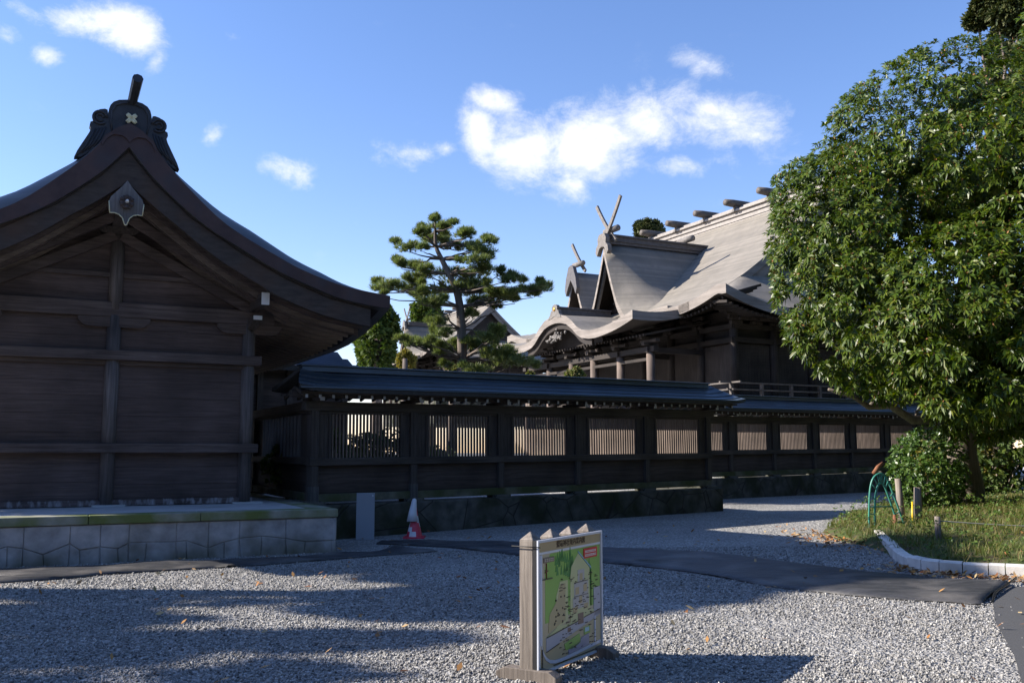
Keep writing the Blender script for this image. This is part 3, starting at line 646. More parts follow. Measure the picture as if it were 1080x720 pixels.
mb.build('coping', 'coping', pf, bevel=.012)
mb = MB(); mb.box(px0, px1 - .42, py0 + .42, py1, .5, .686); mb.build('paving', 'plat_top', pf)

# ------------------------------------------------------------------ fences
def make_fence(loc, nb, bay, label, grade, roofed=True, ext=(.55, .75), z_eave=2.72, cap_l=True, slat_w=.028, slat_n=20, angle=FA, foot_gap=True, thick_base=True):
    L_ = nb * bay; f = tag(empty('lattice_fence', loc, (0, -grade, angle)), label, 'fence', 'roofed wooden lattice fences round the shrine court' if roofed else None)
    if thick_base:
        mb = MB(); mb.box(-.22, L_ + .3, -.24, .34, -.5, .635); mb.build('stone_base', 'fence_stone', f, bevel=.03)
    mb = MB(); mb.box(-.06, L_ + .06, -.085, .085, .685, .83); mb.build('sill', 'mossy_sill', f, bevel=.01)
    mb = MB(); mb.box(-.1, L_ + .1, -.12, .10, 1.35, 1.49); mb.build('rail', 'fence_beam', f, bevel=.01)
    mb = MB(); mb.box(-.2, L_ + .2, -.11, .11, 2.36, 2.53); mb.box(-.1, L_ + .1, -.05, .06, 2.30, 2.365); mb.build('top_beam', 'fence_beam', f, bevel=.01)
    foot = post = low = sidep = boards = None
    parts = []
    for k in range(nb + 1):
        x = k * bay
        if k == 0:
            mb = MB(); mb.box(-.075, .075, -.1, .09, 1.49, 2.36); mb.box(-.07, .07, -.105, .08, .83, 1.35); mb.box(-.075, .075, -.11, .1, .86, .86 + .0001)
            p = mb.build('post', 'fence_z', f); fo = None
            mb = MB(); mb.box(-.2, .2, -.16, .16, .62, .69); fo = mb.build('foot_stone', 'fence_stone', f, bevel=.01)
            mb = MB(); mb.box(-.08, .08, -.115, .1, .69, .97); fs = mb.build('post_shoe', 'shoe_wood' if thick_base else 'fence_z', f)
            parts = [p, fo, fs]
        else:
            for q in parts[:2] + ([parts[2]] if k in (0, 1) else []):
                c = q.copy(); col.objects.link(c); c.location = (x, 0, 0)
    # per bay
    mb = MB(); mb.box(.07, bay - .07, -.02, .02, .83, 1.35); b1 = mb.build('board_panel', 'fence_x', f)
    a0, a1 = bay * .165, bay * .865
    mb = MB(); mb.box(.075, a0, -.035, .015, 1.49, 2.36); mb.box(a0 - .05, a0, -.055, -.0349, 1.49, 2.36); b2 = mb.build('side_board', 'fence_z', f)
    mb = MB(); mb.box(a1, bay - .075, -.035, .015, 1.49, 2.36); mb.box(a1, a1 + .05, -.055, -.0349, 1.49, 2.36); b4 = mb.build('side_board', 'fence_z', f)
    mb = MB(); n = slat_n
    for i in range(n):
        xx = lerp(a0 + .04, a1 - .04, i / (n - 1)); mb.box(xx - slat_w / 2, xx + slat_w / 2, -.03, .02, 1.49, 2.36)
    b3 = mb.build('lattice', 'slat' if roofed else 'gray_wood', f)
    for k in range(1, nb):
        for q in (b1, b2, b3, b4): c = q.copy(); col.objects.link(c); c.location = (k * bay, 0, 0)
    if not roofed: return f
    # rafters with white tips
    mb = MB(); 
    for sgn in (-1, 1):
        v = [(-.025, sgn * .50, 2.575), (.025, sgn * .50, 2.575), (.025, sgn * .50, 2.635), (-.025, sgn * .50, 2.635), (-.025, 0, 2.74), (.025, 0, 2.74), (.025, 0, 2.81), (-.025, 0, 2.81)]
        mb.add(v, [(0, 4, 5, 1), (1, 5, 6, 2), (2, 6, 7, 3), (3, 7, 4, 0)], 0); mb.add(v[:4], [(0, 1, 2, 3)], 1)
    rf = mb.build('rafter', ['fence_beam', 'tip_paint'], f); step = .26; n = int((L_ + ext[0] + ext[1] - .5) / step)
    rf.location.x = -ext[0] + .2
    for k in range(1, n + 1): c = rf.copy(); col.objects.link(c); c.location = (-ext[0] + .2 + k * step, 0, 0)
    mb = MB(); mb.box(-.045, .045, -.40, .40, 2.535, 2.60); mb.add([(-.045, -.402, 2.535), (.045, -.402, 2.535), (.045, -.402, 2.60), (-.045, -.402, 2.60)], [(0, 1, 2, 3)], 1)
    ar = mb.build('cross_arm', ['fence_beam', 'tip_paint'], f)
    for k in range(1, nb + 1): c = ar.copy(); col.objects.link(c); c.location = (k * bay, 0, 0)
    mb = MB(); mb.box(-ext[0] + .1, L_ + ext[1] - .1, -.47, -.40, 2.53 + .115, 2.69); mb.box(-ext[0] + .1, L_ + ext[1] - .1, .40, .47, 2.645, 2.69); mb.box(-ext[0] + .1, L_ + ext[1] - .1, -.06, .06, 2.60, 2.74); mb.build('purlin', 'fence_beam', f)
    # copper roof, curved, with gable lips
    prof = [(.66, 2.74), (.54, 2.775), (.40, 2.845), (.26, 2.935), (.13, 3.03), (.0, 3.12)]
    xsx = [-ext[0], -ext[0] + .35, -ext[0] + .8] + [lerp(0, L_, t) for t in (.25, .5, .75)] + [L_ + ext[1] - .8, L_ + ext[1] - .35, L_ + ext[1]]
    lip = lambda x: .07 * max(0, 1 - min(x + ext[0], L_ + ext[1] - x) / .8) ** 2
    full = [(-a, z) for a, z in prof] + [(a, z) for a, z in reversed(prof[:-1])]
    xe = lambda x, z: x - (z - 2.74) / .38 * (ext[1] - .05) * max(0, (x - L_ + .2) / (ext[1] + .2)) + (z - 2.74) / .38 * (ext[0] - .25) * max(0, (.2 - x) / (ext[0] + .2))
    mb = MB(); P = [[(xe(x, z), y, z + lip(x)) for y, z in full] for x in xsx]; Qd = [[(xe(x, z), y, z - .075 + lip(x)) for y, z in full] for x in xsx]
    mb.grid(P, smooth=True); mb.grid(Qd, mi=1, smooth=True)
    for i in range(len(xsx) - 1):
        for j in (0, -1): mb.add([P[i][j], P[i + 1][j], Qd[i + 1][j], Qd[i][j]], [(0, 1, 2, 3)], 1)
    for i in (0, -1):
        for j in range(len(full) - 1): mb.add([P[i][j], P[i][j + 1], Qd[i][j + 1], Qd[i][j]], [(0, 1, 2, 3)], 1)
    rr = mb.build('roof', ['roof_fence', 'fence_roof_edge'], f)
    mb = MB()
    for y, z in prof[1:-1]:       # raised standing courses
        mb.tube([(xe(x, z), -y, z + .006 + lip(x)) for x in xsx], .011, 6)
    mb.box(-ext[0] + .02, L_ + ext[1] - .02, -.675, -.64, 2.745, 2.765)
    mb.build('roof_seam', 'roof_fence', rr)
    mb = MB(); mb.box(-.27, L_ + .06, -.09, .09, 3.08, 3.18); mb.box(-.30, L_ + .09, -.12, .12, 3.18, 3.21)
    mb.build('ridge_cap', 'roof_fence', rr, bevel=.01)
    return f
MAT['fence_roof_edge'] = noisemat('fence_roof_edge', (.020, .019, .018), (.045, .042, .04), rough=.6)
make_fence(F0, 5, 2.08, 'long dark lattice fence with copper roof between plank building and open court', .009)
make_fence(Q0 + D * -3.88 + Vector((0, 0, .14)), 10, 2.05, 'farther dark lattice fence running behind the large leafy tree', .009, ext=(.55, .6))
make_fence(F0 + V * .1 + Vector((0, 0, .02)), 1, 4.9, 'short roofless lattice fence turning back beside the plank building', 0.0, roofed=False, slat_w=.10, slat_n=13, angle=UA + R(90), thick_base=False)
# return of the stone base between the two fences
mb = MB(); mb.M = Matrix.Translation(E1) @ Matrix.Rotation(FA, 4, 'Z'); mb.box(-.15, .3, .0, 4.0, -.3, .78)
tag(mb.build('retaining_wall', 'fence_stone', bevel=.03), 'mossy stone wall stepping back between the two lattice fences', 'wall')
# ------------------------------------------------------------------ the halls
def make_hall(loc, scale, label, zbase=0.0, detail=True):
    h = tag(empty('shrine_hall', loc, (0, 0, UA), scale), label, 'hall', 'shrine halls beyond the fence')
    XD, YD = 16.0, 18.4; RX, YC = 8.0, 9.2; GB = 2.7
    def corner(x, y, x0, x1, y0, y1, amp, r=3.6):
        dx = min(x - x0, x1 - x); dy = min(y - y0, y1 - y)
        ex = max(0, 1 - dx / r); ey = max(0, 1 - dy / r)
        edge = max(0, 1 - min(dx, dy) / 2.2)
        return amp * (ex ** 2.0) * (ey ** 2.0)
    def hmain(x):
        t = min(x, XD - x) / RX; return 7.42 + 5.75 * max(0, t) ** 1.32
    def hside(y):
        d = min(y, YD - y); return 7.15 + 2.6 * (d / GB) ** 1.25 * .78
    def dorm(y): 
        a = abs(y - YC) / 5.0; return 7.66 + 3.76 * max(0, 1 - a) ** 2.75 if a < 1 else -9
    def kara(y):
        a = abs(y - YC); return interp([(0, 7.70), (.5, 7.66), (1.0, 7.55), (1.5, 7.28), (1.9, 6.98), (2.3, 6.80), (2.9, 6.70), (3.6, 6.68), (6.3, 6.68)], a)
    def zsurf(x, y):
        z = hmain(x)
        d = min(y, YD - y)
        if d < GB: z = min(z, hside(y))
        if x < RX: z = max(z, dorm(y)) if x >= .45 else z
        return z + corner(x, y, 0, XD, 0, YD, .72)
    TH = .36
    def shell(name, X, Y, fn, parent, und=.0):
        mb = MB(); P = [[(x, y, fn(x, y)) for y in Y] for x in X]; B = [[(x, y, fn(x, y) - TH) for y in Y] for x in X]
        mb.grid(P, 0, True); mb.grid(B, 2, False, flip=True)
        nx, ny = len(X), len(Y)
        def side(a, b, c, d):
            # upper lip and recessed lower band
            mb.add([a, b, c, d], [(0, 1, 2, 3)], 1)
        for i in range(nx - 1):
            for j in (0, ny - 1): side(P[i][j], P[i + 1][j], B[i + 1][j], B[i][j])
        for j in range(ny - 1):
            for i in (0, nx - 1): side(P[i][j], P[i][j + 1], B[i][j + 1], B[i][j])
        return mb.build(name, ['roof_hall', 'hall_fascia', 'hall_beam'], parent)
    X1 = np.concatenate([np.linspace(0, .44, 3), np.linspace(.46, 8, 34), np.linspace(8.3, 16, 20)])
    ctr = np.concatenate([np.linspace(5.0, 8.9, 24), [9.05, 9.2, 9.35], np.linspace(9.5, 13.4, 24)])
    def mkY(lo, hi): return np.concatenate([np.linspace(lo, 4.85, 10), ctr, np.linspace(13.6, hi, 10)])
    # main slopes between the gable planes
    roof = shell('main_roof', X1, mkY(GB - .45, YD - GB + .45), lambda x, y: hmain(x) + corner(x, y, 0, XD, 0, YD, .72), h)
    def dverge(x, a): t = min(1, max(0, (x - .45) / (.95 + .45 * a))); return -1.25 * (1 - t) ** 2
    def hd(x, y):
        a = abs(y - YC); z = dorm(y); return z + dverge(x, a) * min(1, .3 + a / 1.5) * min(1, max(0, z - 7.66) / .9)
    Yd = np.concatenate([np.linspace(YC - 4.9, YC - .3, 34), [YC], np.linspace(YC + .3, YC + 4.9, 34)])
    shell('dormer_roof', np.concatenate([np.linspace(.45, 2.2, 16), np.linspace(2.4, 7.4, 16)]), Yd, hd, h)
    # hip skirts at both ends
    for e in (0, 1):
        Yh = np.linspace(0, GB + .25, 14); Xh = np.concatenate([np.linspace(0, 4.5, 18), np.linspace(4.8, 11.2, 8), np.linspace(11.5, 16, 14)])
        if e: Yh = YD - Yh[::-1]
        shell('end_skirt_roof', Xh, Yh, lambda x, y: min(hmain(x) - .015, hside(y)) + corner(x, y, 0, XD, 0, YD, .72), h)
        yg = GB - .1 if not e else YD - GB + .1
        # gable wall under the main roof
        mb = MB(); pg = [(x, hmain(x) - TH) for x in np.linspace(2.2, 13.8, 25)]
        y0_, y1_ = (yg + .25, yg + .35) if not e else (yg - .35, yg - .25)
        mb.prism([(2.2, 8.3)] + pg + [(13.8, 8.3)], y0_, y1_, 'y'); mb.build('gable_wall', 'hall_beam', h)
        # bargeboards
        for sgn in (1, -1):
            mb = MB(); A = [(8 + sgn * a, hmain(8 - a) - .3) for a in np.linspace(0, 6.2, 16)]
            for (a, za), (b, zb) in zip(A, A[1:]):
                mb.prism([(a, za), (b, zb), (b, zb - .55), (a, za - .55)], (GB - .38 if not e else YD - GB + .28), (GB - .28 if not e else YD - GB + .38), 'y')
            mb.build('bargeboard', 'hall_fascia', h)
    # porch roof with undulating front
    PX0 = -2.18; PY0, PY1 = 3.0, 15.4
    def hporch(x, y):
        base = 6.68 + .19 * (x - PX0) + .03 * (x - PX0) ** 2 + corner(x, y, PX0, 40, PY0, PY1, .45, 3.2)
        k = kara(y) + .02 * (x - PX0)
        return max(base, k) if abs(y - YC) < 3.6 else base
    def hporch2(x, y):
        z = hporch(x, y); return z
    Xp = np.linspace(PX0, 1.3, 14)
    pr = shell('porch_roof', Xp, np.concatenate([np.linspace(PY0, 5.6, 14), np.linspace(5.75, 12.65, 60), np.linspace(12.8, PY1, 14)]), hporch2, h)
    # porch ridge and ornament
    mb = MB(); mb.box(PX0 + .15, .7, YC - .16, YC + .16, 7.66, 8.02); mb.box(PX0 + .05, .7, YC - .22, YC + .22, 8.02, 8.09); mb.box(PX0 + .1, .7, YC - .2, YC + .2, 7.74, 7.80); mb.build('porch_ridge', 'oni_grey', h)
    mb = MB(); o_ = [(0, 8.2), (.16, 8.16), (.25, 8.05), (.22, 7.95), (.34, 7.9), (.40, 7.76), (.52, 7.66), (.6, 7.55), (.3, 7.58), (0, 7.66)]
    mb.prism([(YC + a, z) for a, z in o_] + [(YC - a, z) for a, z in reversed(o_[1:-1])], PX0 - .02, PX0 + .14, 'x'); po = mb.build('porch_ornament', 'hall_trim', h)
    mb = MB(); mb.tube([(PX0 - .05, YC, 7.98), (PX0 - .02, YC, 7.98)], .09, 12); mb.build('gilt_boss', 'gold', po)
    # recessed arched gable under the undulating eave and carved board
    mb = MB(); yy = np.linspace(YC - 2.2, YC + 2.2, 25)
    mb.prism([(y, 6.3) for y in (yy[0],)] + [(y, kara(y) - TH + .01) for y in yy] + [(yy[-1], 6.3)], PX0 + 1.15, PX0 + 1.3, 'x'); mb.build('arched_gable', 'hall_beam', h)
    mb = MB(); yy = np.linspace(YC - 2.9, YC + 2.9, 41)
    for a, b in zip(yy, yy[1:]):
        mb.prism([(a, kara(a) - TH - .0), (b, kara(b) - TH), (b, kara(b) - TH - .26), (a, kara(a) - TH - .26)], PX0 + .16, PX0 + .28, 'x')
    mb.build('arched_bargeboard', 'hall_beam', h)
    mb = MB(); random.seed(4)
    for k in range(46):
        y = YC + random.gauss(0, .42); z = 6.72 + random.gauss(0, .10); mb.tube([(PX0 + .10, y, z), (PX0 + .04, y + random.uniform(-.16, .16), z + random.uniform(-.1, .1))], [.07, .03], 5)
    mb.build('carved_pendant', 'hall_trim', h)
    # dormer gable face
    mb = MB(); yy = np.linspace(YC - 3.6, YC + 3.6, 37); mb.prism([(y, dorm(y) - TH) for y in yy] + [(yy[-1], 7.1), (yy[0], 7.1)], 1.75, 1.85, 'x'); mb.build('dormer_wall', 'hall_beam', h)
    mb = MB()
    for a, b in zip(yy, yy[1:]):
        fz = lambda q: hd(.68, q) - TH
        mb.prism([(a, fz(a) + .04), (b, fz(b) + .04), (b, fz(b) - .36), (a, fz(a) - .36)], .62, .74, 'x')
    mb.build('dormer_bargeboard', 'hall_trim', h)
    mb = MB(); 
    for k in range(70):
        y = YC + random.gauss(0, .5); z = 9.1 + random.gauss(0, .42)
        if z < dorm(y) - .9: mb.tube([(1.73, y, z), (1.5, y + random.uniform(-.18, .18), z + random.uniform(-.18, .18))], [.09, .04], 5)
    mb.build('dormer_carving', 'hall_trim', h)
    mb = MB()
    for y in np.linspace(YC - .9, YC + .9, 5): mb.box(1.62, 1.76, y - .07, y + .07, 7.3, max(7.5, dorm(y) - .75))
    mb.box(1.6, 1.76, YC - 1.2, YC + 1.2, 8.2, 8.38); mb.build('dormer_strut', 'hall_wood', h)
    # dormer ridge
    mb = MB(); mb.box(.5, 6.6, YC - .17, YC + .17, 11.25, 11.62); mb.box(.4, 6.5, YC - .24, YC + .24, 11.62, 11.70); mb.box(.5, 6.5, YC - .22, YC + .22, 11.38, 11.43); mb.build('dormer_ridge', 'oni_grey', h)
    mb = MB(); o_ = [(0, 11.72), (.24, 11.68), (.36, 11.5), (.34, 11.25), (.5, 11.1), (.55, 10.85), (.42, 10.7), (.3, 10.9), (.2, 11.05), (0, 11.1)]
    mb.prism([(YC + a, z) for a, z in o_] + [(YC - a, z) for a, z in reversed(o_[1:-1])], .34, .56, 'x'); mb.build('dormer_ornament', 'hall_trim', h)
    def chigi(xc, zc, nm='forked_finial', yc=YC, up=1.55, low=.7, prongs=(1, -1)):
        for sgn in prongs:
            mb = MB(); pts = []
            for t in np.linspace(-low, up, 9):
                pts.append((xc + sgn * .06, yc + sgn * t * .72, zc + t * (.78 + .10 * t)))
            for a, b in zip(pts, pts[1:]): mb.bar(a, (b[0], b[1] + (b[1] - a[1]) * .05, b[2] + (b[2] - a[2]) * .05), .10, .17)
            mb.build(nm, 'hall_trim', h)
    chigi(.75, 11.85)
    mb = MB(); mb.tube([(.9, YC - .55, 11.95), (.9, YC + .55, 11.95)], .15, 14); mb.build('ridge_log', 'hall_trim', h)
    mb = MB(); mb.tube([(5.2, YC - .55, 11.9), (5.2, YC + .55, 11.9)], .15, 14); mb.build('ridge_log', 'hall_trim', h)
    # rear dormer gable seen past the first
    RY = 15.45
    def hr(x, y):
        a = abs(y - RY) / 2.6; t = min(1, max(0, (x - 2.5) / .9)); return 7.4 + 3.75 * max(0, 1 - a) ** 1.7 - .3 * (1 - t) ** 2 * min(1, a * 3)
    shell('rear_dormer_roof', np.concatenate([np.linspace(2.5, 3.6, 9), np.linspace(3.9, 7.2, 8)]), np.linspace(RY - 2.5, RY + 2.5, 31), hr, h)
    mb = MB(); yy = np.linspace(RY - 1.8, RY + 1.8, 17); mb.prism([(y, hr(3.4, y) - TH) for y in yy] + [(yy[-1], 7.1), (yy[0], 7.1)], 3.3, 3.4, 'x'); mb.build('rear_gable_wall', 'hall_beam', h)
    mb = MB(); o_ = [(0, 11.5), (.24, 11.4), (.36, 11.1), (.5, 10.8), (.62, 10.2), (.5, 9.9), (.3, 10.3), (0, 10.7)]
    mb.prism([(RY + a, z) for a, z in o_] + [(RY - a, z) for a, z in reversed(o_[1:-1])], 2.3, 2.5, 'x'); mb.build('dormer_ornament', 'oni_grey', h)
    chigi(3.0, 11.5, yc=RY, up=1.5, low=.4, prongs=(1,))
    mb = MB(); mb.tube([(2.8, RY - .5, 11.6), (2.8, RY + .5, 11.6)], .14, 12); mb.build('ridge_log', 'hall_trim', h)
    # main ridge
    ya, yb = GB - .2, YD - GB + .2
    mb = MB(); mb.box(RX - .3, RX + .3, ya, yb, 12.85, 13.42); mb.box(RX - .38, RX + .38, ya - .1, yb + .1, 13.18, 13.25); mb.box(RX - .42, RX + .42, ya - .15, yb + .15, 13.42, 13.52)
    mb.box(RX - .34, RX + .34, ya, yb, 12.95, 13.0); mb.tube([(RX, ya - .2, 13.62), (RX, yb + .2, 13.62)], .13, 12); mb.build('main_ridge', 'hall_ridge', h)
    y = 1.2 + 2.4
    while y < YD - 2.5:
        mb = MB(); mb.tube([(RX - .95, y, 13.84), (RX - .5, y, 13.84), (RX + .5, y, 13.84), (RX + .95, y, 13.84)], [.16, .19, .19, .16], 16)
        lg = mb.build('ridge_log', 'hall_trim2', h)
        mb = MB(); mb.prism([(RX - .35, 13.68), (RX + .35, 13.68), (RX + .5, 13.40), (RX - .5, 13.40)], y - .1, y + .1, 'y'); mb.build('log_saddle', 'hall_trim', lg)
        y += 2.42
    for yc_ in ():
        for sgn in (1, -1):
            mb = MB()
            pts = [(RX + sgn * t * .72, yc_ + sgn * .06, 13.8 + t * (.78 + .1 * t)) for t in np.linspace(-.7, 1.9, 9)]
            for a, b in zip(pts, pts[1:]): mb.bar(a, b, .10, .18)
            mb.build('forked_finial', 'hall_trim', h)
    # body of the hall
    WX0, WX1, WY0, WY1 = 1.9, 14.1, 1.9, 16.5; FZ = 3.55
    mb = MB(); mb.box(WX0 + .1, WX1 - .1, WY0 + .1, WY1 - .1, .2, 7.3); mb.build('wall', 'hall_beam', h)
    mb = MB(); mb.box(WX0 - 1.2, WX1 + 1.2, WY0 - 1.2, WY1 + 1.2, FZ - .25, FZ); mb.build('veranda', 'hall_beam', h)
    mb = MB(); mb.box(WX0 - .8, WX1 + .8, WY0 - .8, WY1 + .8, 0, FZ - .3); mb.build('podium', 'fence_stone', h)
    def post(x, y, z0, z1, r=.17, nm='pillar', m='hall_wood'):
        mb = MB(); mb.tube([(x, y, z0), (x, y, z1)], r, 14); return mb.build(nm, m, h)
    nxp = 7; nyp = 8
    for i in range(nxp): post(lerp(WX0, WX1, i / (nxp - 1)), WY0, FZ, 7.2)
    for i in range(1, nyp): post(WX0, lerp(WY0, WY1, i / (nyp - 1)), FZ, 7.2)
    for y in (3.9, 6.1, 8.25, 10.15, 12.3, 14.5): post(-.72, y, 1.2, 5.65, .17, 'porch_pillar', 'porch_wood')
    # beams, brackets and rafters under the eaves
    mb = MB()
    for z in (5.95, 6.5): mb.box(WX0 - .2, WX1 + .2, WY0 - .14, WY0 + .1, z, z + .2); mb.box(WX0 - .14, WX0 + .1, WY0 - .2, WY1 + .2, z, z + .2)
    mb.box(WX0 - .2, WX1 + .2, WY0 - .12, WY0 + .1, FZ, FZ + .18); mb.box(WX0 - .12, WX0 + .1, WY0 - .2, WY1 + .2, FZ, FZ + .18)
    mb.build('tie_beam', 'hall_beam', h)
    mb = MB()
    mb.box(-.85, -.6, 3.5, 14.9, 5.62, 5.84); mb.box(-.82, -.63, 3.8, 14.6, 5.28, 5.40)
    for y in (3.9, 6.1, 12.3, 14.5): mb.box(-.95, WX0, y - .1, y + .1, 5.6, 5.82)
    mb.build('porch_beam', 'hall_beam', h)
    def bracket(x, y, ax):
        mb = MB()
        for k, (hw, z) in enumerate(((.28, 6.72), (.5, 6.88), (.75, 7.04))):
            if ax == 'y': mb.box(x - .07, x + .07, y - hw, y + .15, z - .07, z + .05); mb.box(x - hw, x + hw, y - hw * .6 - .07, y - hw * .6 + .07, z - .04, z + .08)
            else: mb.box(x - hw, x + .15, y - .07, y + .07, z - .07, z + .05); mb.box(x - hw * .6 - .07, x - hw * .6 + .07, y - hw, y + hw, z - .04, z + .08)
        return mb
    for i in range(nxp):
        for dx in (0, .5):
            x = lerp(WX0, WX1, (i + dx) / (nxp - 1))
            if x <= WX1: bracket(x, WY0, 'y').build('bracket_set', 'hall_wood', h)
    for i in range(1, nyp): bracket(WX0, lerp(WY0, WY1, i / (nyp - 1)), 'x').build('bracket_set', 'hall_wood', h)
    for y in (3.9, 6.1, 8.25, 10.15, 12.3, 14.5):
        mb = MB(); mb.box(-1.1, -.4, y - .1, y + .1, 5.88, 6.0); mb.box(-.85, -.65, y - .55, y + .55, 6.0, 6.12); mb.box(-1.2, -.4, y - .07, y + .07, 6.12, 6.24); mb.build('bracket_set', 'hall_wood', h)
    mb = MB(); x = .25
    while x < 15.9:
        z0 = min(hmain(x), 7.15) + corner(x, .2, 0, XD, 0, YD, .72) - TH - .10; mb.bar((x, .22, z0), (x, WY0, z0 + .55 if x > 2 else z0 + .2), .09, .10); x += .24
    mb.build('eave_rafters', 'hall_beam', h)
    mb = MB(); y = .25
    while y < 18.2:
        z0 = 7.42 + corner(.2, y, 0, XD, 0, YD, .72) - TH - .12
        if not (3.2 < y < 15.2): mb.bar((.22, y, z0), (WX0, y, z0 + .5), .09, .10)
        else: mb.bar((PX0 + .75, y, 6.22), (WX0, y, 6.95), .08, .09)
        y += .24
    mb.build('eave_rafters', 'hall_beam', h)
    # railing of the veranda
    mb = MB()
    for z in (FZ + .12, FZ + .40, FZ + .66):
        mb.box(WX0 - 1.3 - (.35 if z > 4.1 else 0), WX1 + 1.2, WY0 - 1.13, WY0 - 1.05, z, z + .06)
        mb.box(WX0 - 1.13, WX0 - 1.05, WY0 - 1.3 - (.35 if z > 4.1 else 0), WY0 + .6, z, z + .06)
    for i in range(10): x = WX0 - 1.1 + i * 1.5; mb.box(x - .05, x + .05, WY0 - 1.15, WY0 - 1.03, FZ, FZ + .7)
    mb.build('railing', 'hall_trim2', h)
    # door and lattice panels
    for i in range(nxp - 1):
        a = lerp(WX0, WX1, i / (nxp - 1)) + .2; b = lerp(WX0, WX1, (i + 1) / (nxp - 1)) - .2
        mb = MB(); mb.box(a, b, WY0 + .02, WY0 + .09, FZ + .2, 5.9)
        for z in np.linspace(FZ + .35, 5.8, 16): mb.box(a, b, WY0 - .0, WY0 + .02, z, z + .03)
        mb.build('wall_panel', 'hall_wood', h)
    for i in range(nyp - 1):
        a = lerp(WY0, WY1, i / (nyp - 1)) + .2; b = lerp(WY0, WY1, (i + 1) / (nyp - 1)) - .2
        mb = MB(); mb.box(WX0 + .02, WX0 + .09, a, b, FZ + .2, 5.9); mb.build('wall_panel', 'hall_wood', h)
    return h
MAT['oni_grey'] = noisemat('oni_grey', (.06, .055, .055), (.12, .11, .11), rough=.5)
MAT['hall_ridge'] = noisemat('hall_ridge', (.20, .18, .16), (.34, .31, .28), rough=.55)
MAT['hall_trim2'] = noisemat('hall_trim2', (.07, .06, .052), (.14, .12, .105), rough=.7)
MAT['porch_wood'] = woodmat('porch_wood', (.09, .068, .055), (.21, .165, .14), 2)
HL = Vector((8, 35, 0))
make_hall(HL, 1.0, 'large shrine hall with curved shingle roof, ridge logs and arched porch right of centre')
# second, smaller copy further off behind the pine
def local_for(px, py, depth, lx, ly, lz, s):
    d = px_dir(px, py); P = Vector((0, 0, 1.6)) + d * (depth / d.y)
    return P - (U * lx + V * ly) * s, (P.z - lz * s)
loc2, z2 = local_for(427, 338, 66, .5, 9.2, 11.8, .62)
make_hall(Vector((loc2.x, loc2.y, z2)), .62, 'smaller distant shrine hall seen behind the pine tree')

# ------------------------------------------------------------------ further roofs at the left behind the fence
def hip_building(loc, ang, L_, W_, ze, zr, label, wallm='fence_x', roofm='roof_fence', hip=1.6, over=.5, name='shrine_outbuilding'):
    b = tag(empty(name, loc, (0, 0, ang)), label, 'building')
    def zf(x, y):
        d = min(y, W_ - y) / (W_ / 2); e = min(x, L_ - x) / hip; t = min(d, e * .95 + .0, 1); return ze + (zr - ze) * max(0, t) ** 1.25
    X = np.concatenate([np.linspace(0, hip + .3, 12), np.linspace(hip + .4, L_ - hip - .4, 4), np.linspace(L_ - hip - .3, L_, 12)]); Y = np.linspace(0, W_, 21)
    P = [[(x, y, zf(x, y)) for y in Y] for x in X]; B = [[(x, y, zf(x, y) - .15) for y in Y] for x in X]
    mb = MB(); mb.grid(P); mb.grid(B, 1, flip=True)
    for i in range(len(X) - 1):
        for j in (0, -1): mb.add([P[i][j], P[i + 1][j], B[i + 1][j], B[i][j]], [(0, 1, 2, 3)], 1)
    for j in range(len(Y) - 1):
        for i in (0, -1): mb.add([P[i][j], P[i][j + 1], B[i][j + 1], B[i][j]], [(0, 1, 2, 3)], 1)
    mb.build('roof', [roofm, 'fence_roof_edge'], b)
    mb = MB(); mb.box(hip * .9, L_ - hip * .9, W_ / 2 - .1, W_ / 2 + .1, zr - .08, zr + .22); mb.build('ridge', roofm, b)
    mb = MB(); mb.box(over, L_ - over, over, W_ - over, 0, ze - .05); mb.build('wall', wallm, b)
    mb = MB()
    for x in np.linspace(over, L_ - over, 5): mb.box(x - .09, x + .09, over - .06, over - .001, 0, ze - .05)
    mb.build('pillar', 'fence_z', b); return b
# ------------------------------------------------------------------ vegetation
def leaf_cloud(centers, dirs, per, ln, wd, droop=.35, spread=(.5, 1.25), seg=True, jit=.25, fold=0.0):
    """for each centre a rosette of leaves round its direction; numpy -> verts, faces (quads+tris as quads)"""
    n = len(centers); C = np.repeat(centers, per, 0); Dn = np.repeat(dirs, per, 0); m = n * per
    a = RNG.normal(size=(m, 3)); a -= (a * Dn).sum(1)[:, None] * Dn; a /= np.linalg.norm(a, axis=1)[:, None] + 1e-9
    th = RNG.uniform(spread[0], spread[1], m)[:, None]
    t = Dn * np.cos(th) + a * np.sin(th); t /= np.linalg.norm(t, axis=1)[:, None]
    side = np.cross(t, Dn + 1e-4); side /= np.linalg.norm(side, axis=1)[:, None] + 1e-9
    l = (ln * RNG.uniform(1 - jit, 1 + jit, m))[:, None]; w_ = (wd * RNG.uniform(.8, 1.2, m))[:, None]
    g = np.array([[0, 0, -1.0]])
    b0 = C + t * l * .05; b1 = C + t * l * .5 + g * l * droop * .12; b2 = C + t * l * (1 - droop * .25) + g * l * droop * .55
    if seg:
        v = np.stack([b0 - side * w_ * .12, b0 + side * w_ * .12, b1 + side * w_ * .5, b1 - side * w_ * .5, b2 + side * w_ * .08, b2 - side * w_ * .08], 1)
        f = np.array([(0, 1, 2, 3), (3, 2, 4, 5)]); k = 6
    else:
        v = np.stack([b0 - side * w_ * .5, b0 + side * w_ * .5, b2 + side * w_ * .15, b2 - side * w_ * .15], 1); f = np.array([(0, 1, 2, 3)]); k = 4
    return v.reshape(-1, 3), (f[None] + k * np.arange(m)[:, None, None]).reshape(-1, 4)
def unit(v): return v / (np.linalg.norm(v, axis=1)[:, None] + 1e-9)
